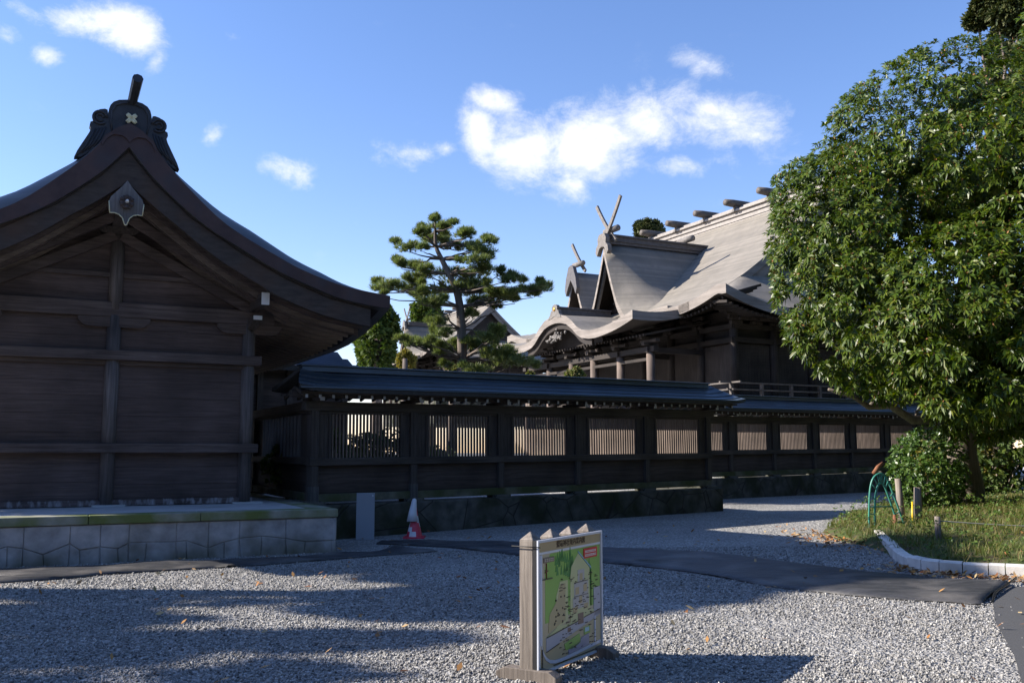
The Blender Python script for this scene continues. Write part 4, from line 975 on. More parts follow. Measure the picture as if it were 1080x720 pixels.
def blob_pts(n, c, r, shell=.75, freq=2.2, amp=.22, seed=0, cut=None):
    """points through a lobed ellipsoid volume; returns pts, outward dirs"""
    rg = np.random.default_rng(seed); d = unit(rg.normal(size=(n, 3)))
    ph = rg.uniform(0, 6.28, (6, 3)); fr = rg.normal(size=(6, 3)) * freq
    bump = sum(np.sin(d @ fr[i] + ph[i, 0]) for i in range(6)) / 6
    rad = (1 + amp * bump * 1.6) * (shell + (1 - shell) * rg.random(n) ** .5 * 1.0)
    p = d * rad[:, None] * np.array(r) + np.array(c)
    if cut is not None: k = cut(p); p, d = p[k], d[k]
    return p, d
def mesh_thing_part(name, v, f, m, parent): o = rawmesh(name, v, f, m); o.parent = parent; return o
def limb(mb, p, q, r0, r1, wob=.08, n=6, sides=8):
    p, q = Vector(p), Vector(q); L_ = (q - p).length; pts = []; rs = []
    for i in range(n + 1):
        t = i / n; k = math.sin(t * math.pi); pts.append(p.lerp(q, t) + Vector((random.uniform(-1, 1), random.uniform(-1, 1), random.uniform(-.5, .5))) * wob * L_ * k); rs.append(lerp(r0, r1, t))
    mb.tube(pts, rs, sides); return pts

# --- the large leafy tree on the right
def big_tree():
    random.seed(21); T0 = Vector((9.75, 20.6, .45))
    t = tag(empty('broadleaf_tree', T0), 'large glossy leafed evergreen tree filling the right edge of the view', 'tree')
    mb = MB(); fk = Vector((.25, -.2, 3.4)); 
    trunk = [(-.05, 0, -.3), (0, 0, .05), (.02, 0, .5), (-.05, -.02, 1.3), (.1, -.1, 2.3), tuple(fk)]
    mb.tube(smooth_curve(trunk, 4), [lerp(.42, .2, i / 20) * (1.35 if i < 3 else 1) for i in range(21)], 16)
    tips = []
    for q in [(-3.2, -1.2, 4.6), (-1.8, -2.4, 6.8), (.2, -2.8, 5.2), (2.6, -1.5, 6.5), (1.0, .5, 8.6), (-2.2, 1.2, 6.8), (-3.4, -1.6, 2.4), (3.0, -2.4, 3.6), (-1.2, -3.0, 2.6)]:
        st = fk if q[2] > 4 else Vector((0, -.05, 1.7)); pts = limb(mb, st, q, .13, .03); tips.append(q)
        for k in range(3):
            b = pts[2 + k]; limb(mb, b, Vector(b) + Vector((random.uniform(-1.3, 1.3), random.uniform(-1.3, 1), random.uniform(-.2, 1.3))), .045, .012)
    mb.build('trunk', 'bark', t)
    C = (9.9 - T0.x, 18.3 - T0.y, 5.75 - T0.z)
    blobs = [  # centre (world), radii, count
     ((9.9, 18.6, 5.7), (4.5, 3.4, 3.8), 5200), ((7.0, 17.6, 4.9), (2.2, 2.2, 2.4), 1700), ((8.2, 16.8, 7.3), (2.3, 2.2, 1.8), 1500),
     ((11.9, 17.4, 8.4), (2.4, 2.4, 2.1), 1700), ((8.0, 15.9, 3.9), (1.9, 1.8, 1.8), 1500), ((10.2, 15.6, 6.0), (2.4, 1.8, 2.2), 1700), ((10.4, 15.8, 3.6), (2.0, 1.6, 1.3), 1200),
     ((6.6, 18.2, 6.2), (1.5, 1.6, 1.5), 900), ((12.9, 18.0, 9.6), (2.4, 2.0, 2.1), 1500), ((9.2, 16.6, 2.9), (1.7, 1.2, .9), 600), ((9.8, 17.4, 7.4), (2.0, 1.8, 1.2), 1000), ((9.6, 18.2, 5.4), (3.2, 2.2, 2.8), 2600), ((8.4, 17.0, 2.55), (1.0, 1.2, .8), 420), ((12.4, 18.4, 3.4), (1.6, 2.2, 2.2), 900), ((12.4, 20.2, 5.5), (2.6, 2.4, 4.6), 2400)]
    Vs = []; Fs = []; Bc = []; o = 0
    for i, (c, r, n) in enumerate(blobs):
        n = int(n * 1.65); sub = np.random.default_rng(50 + i)
        p, d = blob_pts(n, c, r, .80 if i else .7, 2.6, .2, 30 + i)
        # clumping: pull rosettes towards sub-centres so that gaps open between
        cc, _ = blob_pts(max(10, n // 34), c, r, .86, 2.6, .2, 60 + i)
        idx = np.argmin(((p[:, None, :] - cc[None]) ** 2).sum(2), 1); p = p + (cc[idx] - p) * .30
        dd = unit(d * .8 + np.array([[-.05, -.3, .45]]) + sub.normal(size=d.shape) * .35)
        keep = (p[:, 2] > 1.5 + .14 * np.abs(p[:, 0] - 9)) ; p, dd = p[keep], dd[keep]
        v, f = leaf_cloud(p - np.array(T0), dd, 9, .145, .036, .5, (.7, 1.5)); Vs.append(v); Fs.append(f + o); o += len(v); Bc.append((p - np.array(T0), dd))
    mesh_thing_part('crown', np.concatenate(Vs), np.concatenate(Fs), 'big_leaf', t)
    bp = np.concatenate([b[0] for b in Bc])[::3]; bd = np.concatenate([b[1] for b in Bc])[::3]
    v, f = leaf_cloud(bp, bd, 3, .055, .022, .1, (.1, .7)); mesh_thing_part('shoots', v, f, 'bud', t)
big_tree()
def shrub(loc, r, n, label, m='shrub_leaf', ln=.07, wd=.03, name='shrub', seed=3, cat='shrub', per=7, trunk=True, cz=None):
    random.seed(seed); t = tag(empty(name, loc), label, cat); c = (0, 0, cz if cz else r[2] * .9)
    p, d = blob_pts(n, c, r, .55, 3.0, .28, seed); k = p[:, 2] > 0.02; p, d = p[k], d[k]
    v, f = leaf_cloud(p, unit(d + np.array([[-.1, -.1, .5]]) + RNG.normal(size=d.shape) * .4), per, ln, wd, .3, (.5, 1.4)); mesh_thing_part('foliage', v, f, m, t)
    if trunk:
        mb = MB()
        for k in range(7): limb(mb, (random.uniform(-.08, .08), random.uniform(-.08, .08), -.1), (random.uniform(-.6, .6) * r[0], random.uniform(-.6, .6) * r[1], c[2] + random.uniform(0, .4) * r[2]), .02, .006, sides=6)
        mb.build('stem', 'bark', t)
    return t
shrub((8.62, 19.9, .42), (.78, .75, .88), 1400, 'rounded green shrub in front of the big tree trunk', seed=5, ln=.085, wd=.04)
for i_, (s_, nn, rr_, lb) in enumerate([(1.0, 2.6, (1.0, .8, .85), 'dark bush behind the leftmost lattice bay of the long fence'), (3.2, 3.4, (.9, .8, .8), 'dark bush seen through the second lattice bay of the long fence'), (5.2, 4.6, (.7, .8, .62), 'small bush seen through the third lattice bay of the long fence')]):
    q_ = F0 + D * s_ + N * nn; shrub((q_.x, q_.y, .6), rr_, 900, lb, 'far_leaf', .11, .055, seed=70 + i_)
# bushes low behind the big tree, right edge
shrub((13.6, 26.5, .3), (1.9, 1.6, 1.7), 1500, 'dark shrub behind the big tree at the right edge', 'far_leaf', .16, .08, seed=8)
shrub((13.2, 28.0, .3), (1.4, 1.2, 1.0), 700, 'low shrub beyond the big tree trunk, nearer the fence', 'yellow_leaf', .13, .06, seed=9)
shrub((17.2, 27.0, .3), (2.3, 1.6, 2.6), 1500, 'tall dark shrub farthest right behind the big tree', 'far_leaf', .18, .09, seed=10)

# --- garden pine behind the fence
def pine():
    random.seed(33); T0 = Vector((-1.42, 28.0, .6)); t = tag(empty('pine_tree', T0), 'garden pine with layered branches rising behind the lattice fence', 'tree')
    S = 28 / 985.0
    def W(x, y, dy=0.0):   # sketch coordinates (metres right / up on the tree's own plane)
        d = px_dir(380 + x / 3.79, 210 + y / 3.79); q = Vector((0, 0, 1.6)) + d * ((28 + dy) / d.y); return q - T0
    mb = MB(); tk = [W(405, 760), W(408, 640), W(404, 520), W(398, 430), W(385, 370), W(355, 300), W(325, 240), W(303, 190), W(300, 130), W(300, 80)]
    mb.tube(smooth_curve([tuple(p) for p in tk], 3), [lerp(.17, .03, i / 27) for i in range(28)], 10)
    pads = [(300,82,34,.25),(318,118,110,.3),(420,148,90,.3),(245,140,70,.28),(195,200,110,.3),(300,170,130,.3),(520,175,70,.3),(390,195,130,.3),(490,215,100,.35),(165,262,60,.25),(225,272,110,.3),
            (470,255,120,.35),(235,322,110,.35),(370,310,190,.4),(490,295,120,.35),(130,352,120,.3),(75,362,60,.2),(600,320,110,.3),(690,368,140,.3),(740,350,60,.22),(610,385,90,.25),(400,368,240,.45),
            (290,420,120,.4),(480,415,130,.4),(200,365,110,.3),(310,500,80,.35),(330,545,70,.3),(250,585,170,.3),(200,572,90,.22),(350,610,120,.35),(470,600,150,.4),(520,560,110,.35),(545,530,60,.3),(430,470,60,.3),
            (560,625,160,.4),(600,660,180,.4),(350,672,50,.2),(470,690,110,.3),(560,380,60,.25),(445,340,120,.35)]
    pads = pads + [(x + random.uniform(-.62, .62) * w_, y + random.uniform(-26, 22), w_ * random.uniform(.25, .5), th * .7) for (x, y, w_, th) in pads for _ in (0, 1)]
    P = []; Dn = []
    for i, (x, y, w_, th) in enumerate(pads):
        dy = random.uniform(-1.2, 1.2) * (1 if w_ < 150 else .6); c = W(x, y, dy); rx = w_ / 3.79 / 2 * S * 1.12
        # branch from the trunk
        k = min(range(len(tk)), key=lambda j: abs(tk[j].z - (c.z - .25)) + (0 if tk[j].z < c.z else .5)); limb(mb, tk[k], c - Vector((0, 0, .08)), .035, .010, .07, 5, 6)
        n = int(185 * rx * (1 + rx * .5)) + 22; rg = np.random.default_rng(i)
        q = rg.normal(size=(n, 3)); q = unit(q) * (rg.random(n)[:, None] ** .7)
        # tuft clusters inside the pad
        cl = unit(rg.normal(size=(max(5, n // 9), 3))) * (rg.random(max(5, n // 9))[:, None] ** .4); idx = np.argmin(((q[:, None] - cl[None]) ** 2).sum(2), 1); q = q + (cl[idx] - q) * .38
        pp = q * np.array([rx, rx * .8, th * .5]) + np.array([c.x, c.y, c.z + th * .15]); P.append(pp); Dn.append(unit(q * np.array([.7, .7, .3]) + np.array([[0, 0, .8]])))
    mb.build('trunk', 'pine_bark', t)
    v, f = leaf_cloud(np.concatenate(P), np.concatenate(Dn), 15, .15, .015, .02, (.1, 1.35), seg=False); mesh_thing_part('crown', v, f, 'pine', t)
pine()
def far_tree(loc, blobs, label, m, ln, seed, cat='tree', name='evergreen_tree', trunk_h=4, per=6, group=None, dens=1.0, cl=.4):
    random.seed(seed); t = tag(empty(name, loc), label, cat, group); Vs = []; Fs = []; o = 0
    mb = MB(); mb.tube([(0, 0, -.3), (0, 0, trunk_h)], [.05 * trunk_h, .02 * trunk_h], 8)
    for i, (c, r, n) in enumerate(blobs):
        n = int(n * dens); limb(mb, (0, 0, min(trunk_h * .8, c[2])), c, .10, .03, .05, 4, 6)
        p, d = blob_pts(n, c, r, .55, 3, .3, seed * 10 + i); cc, _ = blob_pts(max(6, n // 22), c, r, .7, 3, .3, seed * 10 + 5 + i)
        idx = np.argmin(((p[:, None] - cc[None]) ** 2).sum(2), 1); p = p + (cc[idx] - p) * cl
        v, f = leaf_cloud(p, unit(d + np.array([[0, 0, .4]]) + RNG.normal(size=d.shape) * .4), per, ln, ln * .5, .2, (.4, 1.5), seg=False); Vs.append(v); Fs.append(f + o); o += len(v)
    mb.build('trunk', 'pine_bark', t); mesh_thing_part('crown', np.concatenate(Vs), np.concatenate(Fs), m, t); return t
def at(px, py, depth):
    d = px_dir(px, py); return Vector((0, 0, 1.6)) + d * (depth / d.y)
def treeat(px_blobs, depth, label, m, ln, seed, **kw):
    """blobs as (x, y, rx, ry, n) sizes at the tree's own distance"""
    k = depth / 985.0; b0 = at(px_blobs[0][0], 400, depth); base = Vector((b0.x, b0.y, .3)); B = []
    for (x, y, rx, ry, n) in px_blobs:
        q = at(x, y, depth) - base; B.append(((q.x, random.uniform(-1, 1), q.z), (rx * k, (rx * k + ry * k) / 2, ry * k), n))
    kw.setdefault('trunk_h', max(b[0][2] for b in B)); return far_tree(base, B, label, m, ln, seed, **kw)
treeat([(398, 356, 22, 34, 1500), (405, 340, 14, 16, 500), (388, 368, 14, 20, 600)], 58, 'rounded bright green tree behind the eave of the plank building', 'far_leaf', .34, 41)
treeat([(452, 345, 18, 28, 1100), (446, 328, 10, 12, 400)], 72, 'dark green tree between the two small distant roofs', 'far_leaf', .4, 42)
treeat([(427, 378, 9, 10, 400)], 50, 'small yellowish bush beside the distant gable', 'yellow_leaf', .22, 43, name='bush', cat='bush')
treeat([(684, 243, 15, 9, 600), (680, 240, 8, 8, 200), (700, 252, 12, 6, 250)], 85, 'dark conifer top showing above the hall ridge', 'dark_pine', .42, 44, name='conifer')
treeat([(1052, 2, 24, 16, 1000), (1066, 22, 26, 16, 900), (1090, -20, 50, 40, 2200), (1040, 14, 12, 5, 220), (1100, 60, 50, 60, 1500)], 31, 'tall conifer rising behind the big leafy tree, top right corner', 'dark_pine', .26, 45, name='conifer', trunk_h=8.0)
# small bright bush tips above the fence
for i, (x, y, r_) in enumerate([(477, 389, 7), (607, 391, 9), (560, 393, 4)]):
    treeat([(x, y + 3, r_, 6, 200)], 30, ['bright shrub tip above the fence under the pine', 'bright shrub tip above the fence before the hall porch', 'tiny shrub tip above the fence between the other two'][i], 'grass', .12, 46 + i, name='bush', cat='bush', group='bushes behind the fence')

# off-camera trees west of the forecourt that throw the shade
def shade_tree(x, y, z0, blobs, label, seed, ln=.5, dens=1.0):
    return far_tree(Vector((x, y, 0)), blobs, label, 'far_leaf', ln, seed, trunk_h=z0, per=5, group='trees west of the forecourt', dens=dens)
def ellipses_from_shadow(pts, z):   # centre of a crown whose shadow lies at (sx, sy)
    return [((sx - 1.73 * z, sy + .08 * z, z), r, n) for (sx, sy, r, n) in pts]
b = ellipses_from_shadow([(-.4, 10.45, (1.3, 1.0, .55), 900), (1.0, 11.3, (1.5, 1.1, .6), 1000), (2.6, 11.9, (1.5, 1.1, .6), 1000), (4.2, 12.7, (1.5, 1.0, .6), 900), (.4, 12.6, (2.0, 1.0, .6), 900), (2.8, 13.6, (2.2, 1.0, .6), 900), (4.9, 13.4, (1.3, 1.0, .6), 700), (5.6, 14.4, (1.3, 1.0, .6), 700), (1.5, 11.9, (1.6, .9, .5), 700)], 9.9)
X0, Y0_ = -14.5, 11.6  # unseen crown added and shaped to the forecourt shadow it has to throw
shade_tree(X0, Y0_, 9.0, [((c[0] - X0, c[1] - Y0_, c[2]), r, n) for c, r, n in b], 'unseen tall tree added west of the plank building to shade the forecourt', 61, .34)
b = ellipses_from_shadow([(-5.2, 9.6, (1.7, .6, .5), 300), (-3.2, 8.3, (1.8, .55, .5), 260), (-4.6, 8.0, (1.8, .6, .5), 320), (-2.8, 7.3, (1.7, .5, .5), 200), (-5.6, 10.9, (1.2, .35, .4), 110), (-3.6, 10.4, (1.0, .3, .4), 60), (-1.5, 8.4, (1.2, .4, .3), 110), (-4.2, 9.3, (1.3, .3, .4), 110)], 11.0)
X0, Y0_ = -22.5, 9.0
shade_tree(X0, Y0_, 11.0, [((c[0] - X0, c[1] - Y0_, c[2]), r, n) for c, r, n in b], 'sparse tree west of the forecourt, outside the view', 62, .3)

# unseen wood behind and beside the viewer, added to block low sky light
def belt():
    n = 30000; a = RNG.uniform(R(42), R(305), n); rr = RNG.uniform(38, 50, n)
    ang = np.degrees(a); top = 17 + 4 * np.sin(a * 9) + 3 * np.sin(a * 23 + 1); low = (ang > 235) ; top = np.where(low, 9 + 2 * np.sin(a * 17), top)
    z = RNG.random(n) * top; p = np.column_stack([np.sin(a) * rr, np.cos(a) * rr + 8, z]); d = unit(RNG.normal(size=(n, 3)) + np.array([[0, 0, .5]]))
    v, f = leaf_cloud(p, d, 2, 1.5, 1.1, .1, (.6, 1.5), seg=False)
    tag(rawmesh('surrounding_wood', v, f, 'far_leaf'), 'unseen mass of evergreen wood added around the precinct to block low sky light', 'wood', kind='stuff')
belt()
b = ellipses_from_shadow([(-5.4, 14.6, (1.5, .5, .5), 420), (-4.0, 14.9, (1.4, .45, .5), 380)], 6.0)  # unseen tree added so that its crown shades the platform coping
shade_tree(-16.5, 15.2, 6.0, [((c[0] + 16.5, c[1] - 15.2, c[2]), q_, n) for c, q_, n in b], 'unseen low tree added west of the plank building to shade the platform coping', 63, .3)
# outbuildings left behind the fence
hip_building(Vector((-7.75, 25.05, .6)), R(41), 4.6, 5.0, 3.42, 5.9, 'low blue copper hipped roof behind the fence beside the plank building', roofm='roof_blue', hip=1.9)
g0 = at(262, 430, 33)
ob = tag(empty('gate_building', Vector((g0.x - 2.2, g0.y, .6)), (0, 0, R(8))), 'orange wooden gate building glimpsed past the plank building corner', 'building')
mb = MB(); mb.box(.6, 4.2, 0, 3, 0, 3.4); mb.build('wall', 'orange_wood', ob)
mb = MB(); mb.prism([(0.0, 3.6), (2.4, 5.0), (4.9, 3.3), (4.9, 3.15), (2.4, 4.6), (0, 3.3)], -1.0, 4, 'y'); mb.build('roof', 'fascia_copper', ob)
mb = MB(); mb.prism([(2.4, 4.6), (4.7, 3.25), (4.6, 2.95), (2.4, 4.2)], -1.05, -.98, 'y'); bb = mb.build('bargeboard', 'white_paint', ob)
mb = MB()
for k in range(5): 
    t_ = k / 5 + .1; mb.tube([(lerp(2.6, 4.6, t_), -1.09, lerp(4.3, 3.15, t_)), (lerp(2.6, 4.6, t_), -1.05, lerp(4.3, 3.15, t_))], .05, 8)
mb.build('boss', 'oni', bb)
mb = MB(); mb.box(.5, 4.3, -.15, .0, 3.2, 3.4); mb.box(.5, 4.3, -.12, 0, 2.5, 2.62); mb.build('tie_beam', 'beam_x', ob)

# ------------------------------------------------------------------ kerb and planted bed
kc = smooth_curve([(7.2, 19.2), (6.25, 16.75), (5.62, 14.5), (5.22, 12.9), (5.32, 12.25), (5.75, 11.9), (6.3, 11.58), (7.3, 11.0), (9.0, 10.6), (13.0, 10.6)], 6)
kc3 = [Vector((x, y, 0)) for x, y in kc]
start = 5
mb = MB(); acc = 0; random.seed(2)
i = start + 2
while i < len(kc3) - 1:
    j = min(len(kc3) - 1, i + (3 if i < 30 else 2)); dz = random.uniform(-.012, .012); g = .006
    seg = kc3[i:j + 1]; nrm = []
    P = []
    for k, p in enumerate(seg):
        a = kc3[min(len(kc3) - 1, i + k + 1)] - kc3[max(0, i + k - 1)]; nv = Vector((-a.y, a.x, 0)).normalized(); gz = ground_z(p.x, p.y)
        p2 = p + (a.normalized() * g if k == 0 else (-a.normalized() * g if k == len(seg) - 1 else Vector()))
        P.append([tuple(p2 + Vector((0, 0, gz - .1))), tuple(p2 + Vector((0, 0, gz + .13 + dz))), tuple(p2 + nv * .03 + Vector((0, 0, gz + .15 + dz))), tuple(p2 + nv * .13 + Vector((0, 0, gz + .15 + dz))), tuple(p2 + nv * .13 + Vector((0, 0, gz - .1)))])
    mb.grid(P, smooth=False); n5 = 5; mb.add(P[0], [tuple(range(5))]); mb.add(P[-1], [tuple(range(5))])
    i = j
tag(mb.build('kerb', 'kerb'), kind='structure')
# bed surface
cen = Vector((11.5, 18.5, 0))
def bed_z(x, y, t): return ground_z(x, y) + .13 * min(1, (1 - t) / .06) ** .6 + .30 * (1 - t) ** 1.0 * min(1, (1 - t) * 3) + .04 * math.sin(x * 2.1) * math.sin(y * 1.7)
rim = [(4.95, 18.0), (5.35, 15.9)] + [(p.x + .1, p.y + .05) for p in kc3[12:]] + [(16, 14), (20, 18), (20, 30), (14, 31), (9.6, 25), (7.6, 21.5), (5.6, 19.2)]
rim = [(5.7, 17.7), (5.5, 16.2), (5.62, 14.9)] + [(p.x + .08, p.y + .08) for p in kc3[20:]] + [(16, 12), (20, 18), (20, 31), (14, 31), (9.8, 25.5), (7.8, 21.6), (6.4, 19.0)]
ctrp = Vector((10.8, 18.2)); mb = MB(); P = []
for (x, y) in rim + [rim[0]]:
    P.append([(lerp(x, ctrp.x, 1 - t), lerp(y, ctrp.y, 1 - t), (bed_z(lerp(x, ctrp.x, 1 - t), lerp(y, ctrp.y, 1 - t), t) if t < .999 else ground_z(x, y) + .0)) for t in (1, .99, .97, .94, .9, .8, .65, .5, .3, .1, 0)])
mb.grid(P); tag(mb.build('planting_bed', 'soil'), kind='structure')
def bed_points(n, seed, tmin=.0, near=True):
    rg = np.random.default_rng(seed); ri = np.array(rim + [rim[0]]); k = rg.integers(0, len(ri) - 1, n * 3); u_ = rg.random(n * 3)[:, None]
    # area-weighted: sample triangles
    a = ri[k]; b = ri[k + 1]; area = np.abs((a[:, 0] - ctrp.x) * (b[:, 1] - ctrp.y) - (a[:, 1] - ctrp.y) * (b[:, 0] - ctrp.x)); keep = rg.random(n * 3) < area / area.max(); a, b, u_ = a[keep], b[keep], u_[keep]
    e = a + (b - a) * u_; t = np.sqrt(rg.random(len(e))) * .985; p = np.array(ctrp) + (e - np.array(ctrp)) * t[:, None]
    z = np.array([bed_z(x, y, tt) for (x, y), tt in zip(p, t)]); q = np.column_stack([p, z]); vis = (q[:, 1] < 23.5) & (np.abs(q[:, 0]) < q[:, 1] * .56 + 2.8); return q[vis][:n]
q = bed_points(85000, 5); up = np.tile([[0, 0, 1.0]], (len(q), 1))
v, f = leaf_cloud(q, up, 4, .33, .012, .7, (.1, 1.0), seg=False); tag(rawmesh('grass', v, f, 'grass'), 'rough green and straw coloured grass covering the planted bed', 'grass', kind='stuff')
q = bed_points(34000, 6); q[:, 2] += RNG.random(len(q)) ** 1.5 * .34; up = unit(np.tile([[0, -.2, 1.0]], (len(q), 1)) + RNG.normal(size=(len(q), 3)) * .3)
v, f = leaf_cloud(q, up, 5, .055, .028, .3, (.6, 1.5)); tag(rawmesh('ground_cover', v, f, 'herb'), 'low leafy weeds growing among the grass in the bed', 'weeds', kind='stuff')
# fallen leaves
n = 5200; rg = np.random.default_rng(8); p1 = bed_points(2500, 9)[:, :3]; p1[:, 2] += .03
x = rg.uniform(-6.5, 7, 330); y = 6 + rg.random(330) ** 1.2 * 13; k = np.abs(x) < y * .6; p2 = np.column_stack([x[k], y[k], [ground_z(a, b_) + .03 for a, b_ in zip(x[k], y[k])]])
e = np.array(kc)[rg.integers(18, 44, 420)] + rg.normal(size=(420, 2)) * .14 - np.array([.18, .12]); p3 = np.column_stack([e, [ground_z(a, b_) + .025 for a, b_ in e]])
x = rg.normal(5.45, .35, 420); y = rg.normal(16.2, .8, 420); p4 = np.column_stack([x, y, [ground_z(a, b_) + .04 for a, b_ in zip(x, y)]])
q = np.concatenate([p1, p2, p3, p4]); dr = unit(rg.normal(size=(len(q), 3)) * np.array([1, 1, .2]) ); nrm_ = unit(np.array([[0, 0, 1.0]]) + rg.normal(size=(len(q), 3)) * .35)
v, f = leaf_cloud(q, nrm_, 1, .085, .04, .1, (1.3, 1.6)); tag(rawmesh('fallen_leaves', v, f, 'fallen'), 'orange and tan fallen leaves scattered over gravel and bed', 'leaves', kind='stuff')

# ------------------------------------------------------------------ map board
bl = Vector((.175, 6.86, 0)); br_ = Vector((.715, 7.76, 0)); e = (br_ - bl).normalized(); BW = (br_ - bl).length; ang = math.atan2(e.y, e.x)
sg = tag(empty('map_board', bl, (0, 0, ang)), 'wooden standing board with a coloured precinct map on the gravel', 'sign')
# local: x along the board, -y is the front, z up
def pyrpost(x0, x1, y0, y1, zt, zp):
    mb = MB(); mb.box(x0, x1, y0, y1, .02, zt); xm, ym = (x0 + x1) / 2, (y0 + y1) / 2
    mb.add([(x0, y0, zt), (x1, y0, zt), (x1, y1, zt), (x0, y1, zt), (xm, ym, zp)], [(0, 1, 4), (1, 2, 4), (2, 3, 4), (3, 0, 4)]); return mb
MAT['post_pale'] = woodmat('post_pale', (.13, .108, .09), (.33, .285, .24), 2, sc_=1.3)
MAT['post_old'] = woodmat('post_old', (.10, .082, .068), (.26, .22, .185), 2, sc_=1.0)
for k in range(4):
    x = .005 + k * (BW - .15) / 3; pyrpost(x, x + .13, .035, .145, .975, 1.035).build('post', 'post_pale', sg, bevel=.006)
for x in (-.02, BW - .12):
    mb = MB(); mb.prism([(-.16, 0), (-.16, .05), (-.10, .085), (.26, .085), (.33, .05), (.33, 0)], x, x + .10, 'x'); mb.build('foot', 'post_old', sg, bevel=.006)
mb = MB(); mb.box(0, BW, .0, .03, .045, .975); bd = mb.build('board', mat('board_dark', (.02, .02, .022), .5), sg)
FR = mat('frame_white', (.62, .65, .72), .35); mb = MB(); z0, z1 = .045, .975
for (a, b_, c, d_) in ((0, BW, z1 - .018, z1), (0, BW, z0, z0 + .016), (0, .018, z0 + .016, z1 - .018), (BW - .018, BW, z0 + .016, z1 - .018)): mb.box(a, b_, -.012, -.0005, c, d_)
mb.build('frame', FR, bd)
def panel(name, polys, colr, lift, rough=.4):
    """flat printed areas; coordinates 0..1 across and up the map sheet"""
    mb = MB(); Wd, Hd = BW - .036, z1 - z0 - .034
    for p in polys: mb.prism([(.018 + a * Wd, z0 + .016 + b_ * Hd) for a, b_ in p], -.0010 - lift * .0006, -.0008, 'y')
    return mb.build(name, mat('print_' + name, colr, rough), bd)
def rect(a, b_, c, d_): return [(a, b_), (c, b_), (c, d_), (a, d_)]
panel('sheet', [rect(0, 0, 1, 1)], (.50, .44, .30), 0)
panel('title_band', [rect(0, .925, 1, 1)], (.42, .33, .19), 1)
panel('title_rule', [rect(0, .905, 1, .922), rect(.0, .0, .03, .9)], (.66, .69, .74), 1)
panel('lawn', [[(.13, .36), (.985, .40), (.985, .90), (.18, .90), (.10, .80), (.10, .36)]], (.24, .46, .09), 2)
random.seed(6)
gr = []
for k in range(34):
    a = random.uniform(.24, .52); b_ = random.uniform(.68, .86); gr.append([(a, b_), (a + .035, b_), (a + .018, b_ + .075)])
for k in range(12):
    b_ = random.uniform(.48, .68); a = .49 + random.uniform(-.025, .01); gr.append([(a, b_), (a + .03, b_), (a + .015, b_ + .07)]); a = .78 + random.uniform(-.01, .03); gr.append([(a, b_ + .05), (a + .025, b_ + .05), (a + .012, b_ + .12)])
panel('wood_symbols', gr[:34], (.055, .26, .06), 5); panel('tree_row', gr[34::2], (.055, .26, .06), 5); panel('tree_row', gr[35::2], (.055, .26, .06), 5)
panel('precinct', [[(.48, .30), (.48, .66), (.50, .76), (.61, .86), (.80, .72), (.80, .40), (.80, .36), (.98, .36), (.98, .345), (.12, .19), (.12, .25), (.30, .31)], [(.26, .30), (.44, .33), (.44, .66), (.32, .66), (.26, .55)]], (.56, .58, .30), 6)
panel('west_grounds', [[(.14, .28), (.40, .34), (.40, .64), (.32, .64), (.28, .52), (.16, .42)]], (.47, .40, .22), 7)
panel('court_plan', [rect(.52, .40, .78, .50), rect(.54, .50, .77, .62), rect(.60, .62, .71, .72)], (.47, .46, .46), 8)
for q_ in (rect(.56, .52, .62, .58), rect(.69, .53, .75, .59), rect(.63, .63, .68, .69), rect(.52, .375, .59, .42), rect(.70, .385, .77, .43), rect(.62, .44, .67, .50)): panel('hall_plan', [q_], (.50, .40, .22), 9)
panel('gate_plan', [rect(.60, .27, .69, .36), rect(.43, .235, .48, .27)], (.16, .10, .09), 9)
panel('car_park', [rect(.87, .30, .985, .54), [(.11, .14), (.985, .30), (.985, .345), (.11, .245)]], (.40, .42, .50), 8)
panel('lower_ground', [[(.09, .14), (.985, .29), (.985, .06), (.30, .045), (.16, .07)]], (.47, .41, .26), 3)
panel('lower_lawn', [[(.38, .15), (.62, .195), (.64, .12), (.50, .09), (.40, .10)], rect(.70, .17, .80, .23)], (.26, .48, .10), 10)
panel('lower_lot', [[(.44, .055), (.44, .11), (.62, .13), (.66, .155), (.78, .17), (.78, .075)]], (.27, .29, .40), 10)
panel('pond', [rect(.71, .19, .78, .225)], (.35, .62, .72), 11)
rd = []; pr_ = [(.04, .20), (.06, .14), (.10, .09), (.16, .055), (.24, .038), (.36, .035), (.6, .045), (.98, .065)]
for (a, b_), (c, d_) in zip(pr_, pr_[1:]): rd.append([(a, b_ - .012), (c, d_ - .012), (c, d_ + .014), (a, b_ + .014)])
rd += [rect(.875, .06, .895, .30), rect(.02, .2, .05, .9)]
panel('roads', rd, (.55, .60, .72), 11)
bl_ = []
pr_ = [(.61, .865), (.70, .80), (.79, .735), (.825, .71)]
for (a, b_), (c, d_) in zip(pr_, pr_[1:]): bl_.append([(a, b_), (c, d_), (c, d_ + .016), (a, b_ + .016)])
panel('stream', bl_, (.22, .42, .52), 11)
lines = []
def seg_line(a, b_, c, d_, w_=.006): lines.append([(a, b_ - w_ / 2), (c, d_ - w_ / 2), (c, d_ + w_ / 2), (a, b_ + w_ / 2)])
seg_line(.12, .248, .60, .30); seg_line(.70, .315, .98, .345); seg_line(.11, .138, .30, .17); seg_line(.82, .40, .823, .70); seg_line(.54, .505, .77, .505, .004); seg_line(.54, .62, .77, .62, .004); seg_line(.05, .705, .20, .705, .008)
for k in range(120):
    a = random.uniform(.3, .95); b_ = random.uniform(.06, .68); n_l = random.randint(2, 6)
    for q_ in range(n_l): lines.append(rect(a + q_ * .008, b_, a + q_ * .008 + .0055, b_ + random.choice((.004, .006))))
for k in range(14):
    a = random.uniform(.2, .38); b_ = random.uniform(.32, .58); lines.append(rect(a, b_, a + .012, b_ + .014))
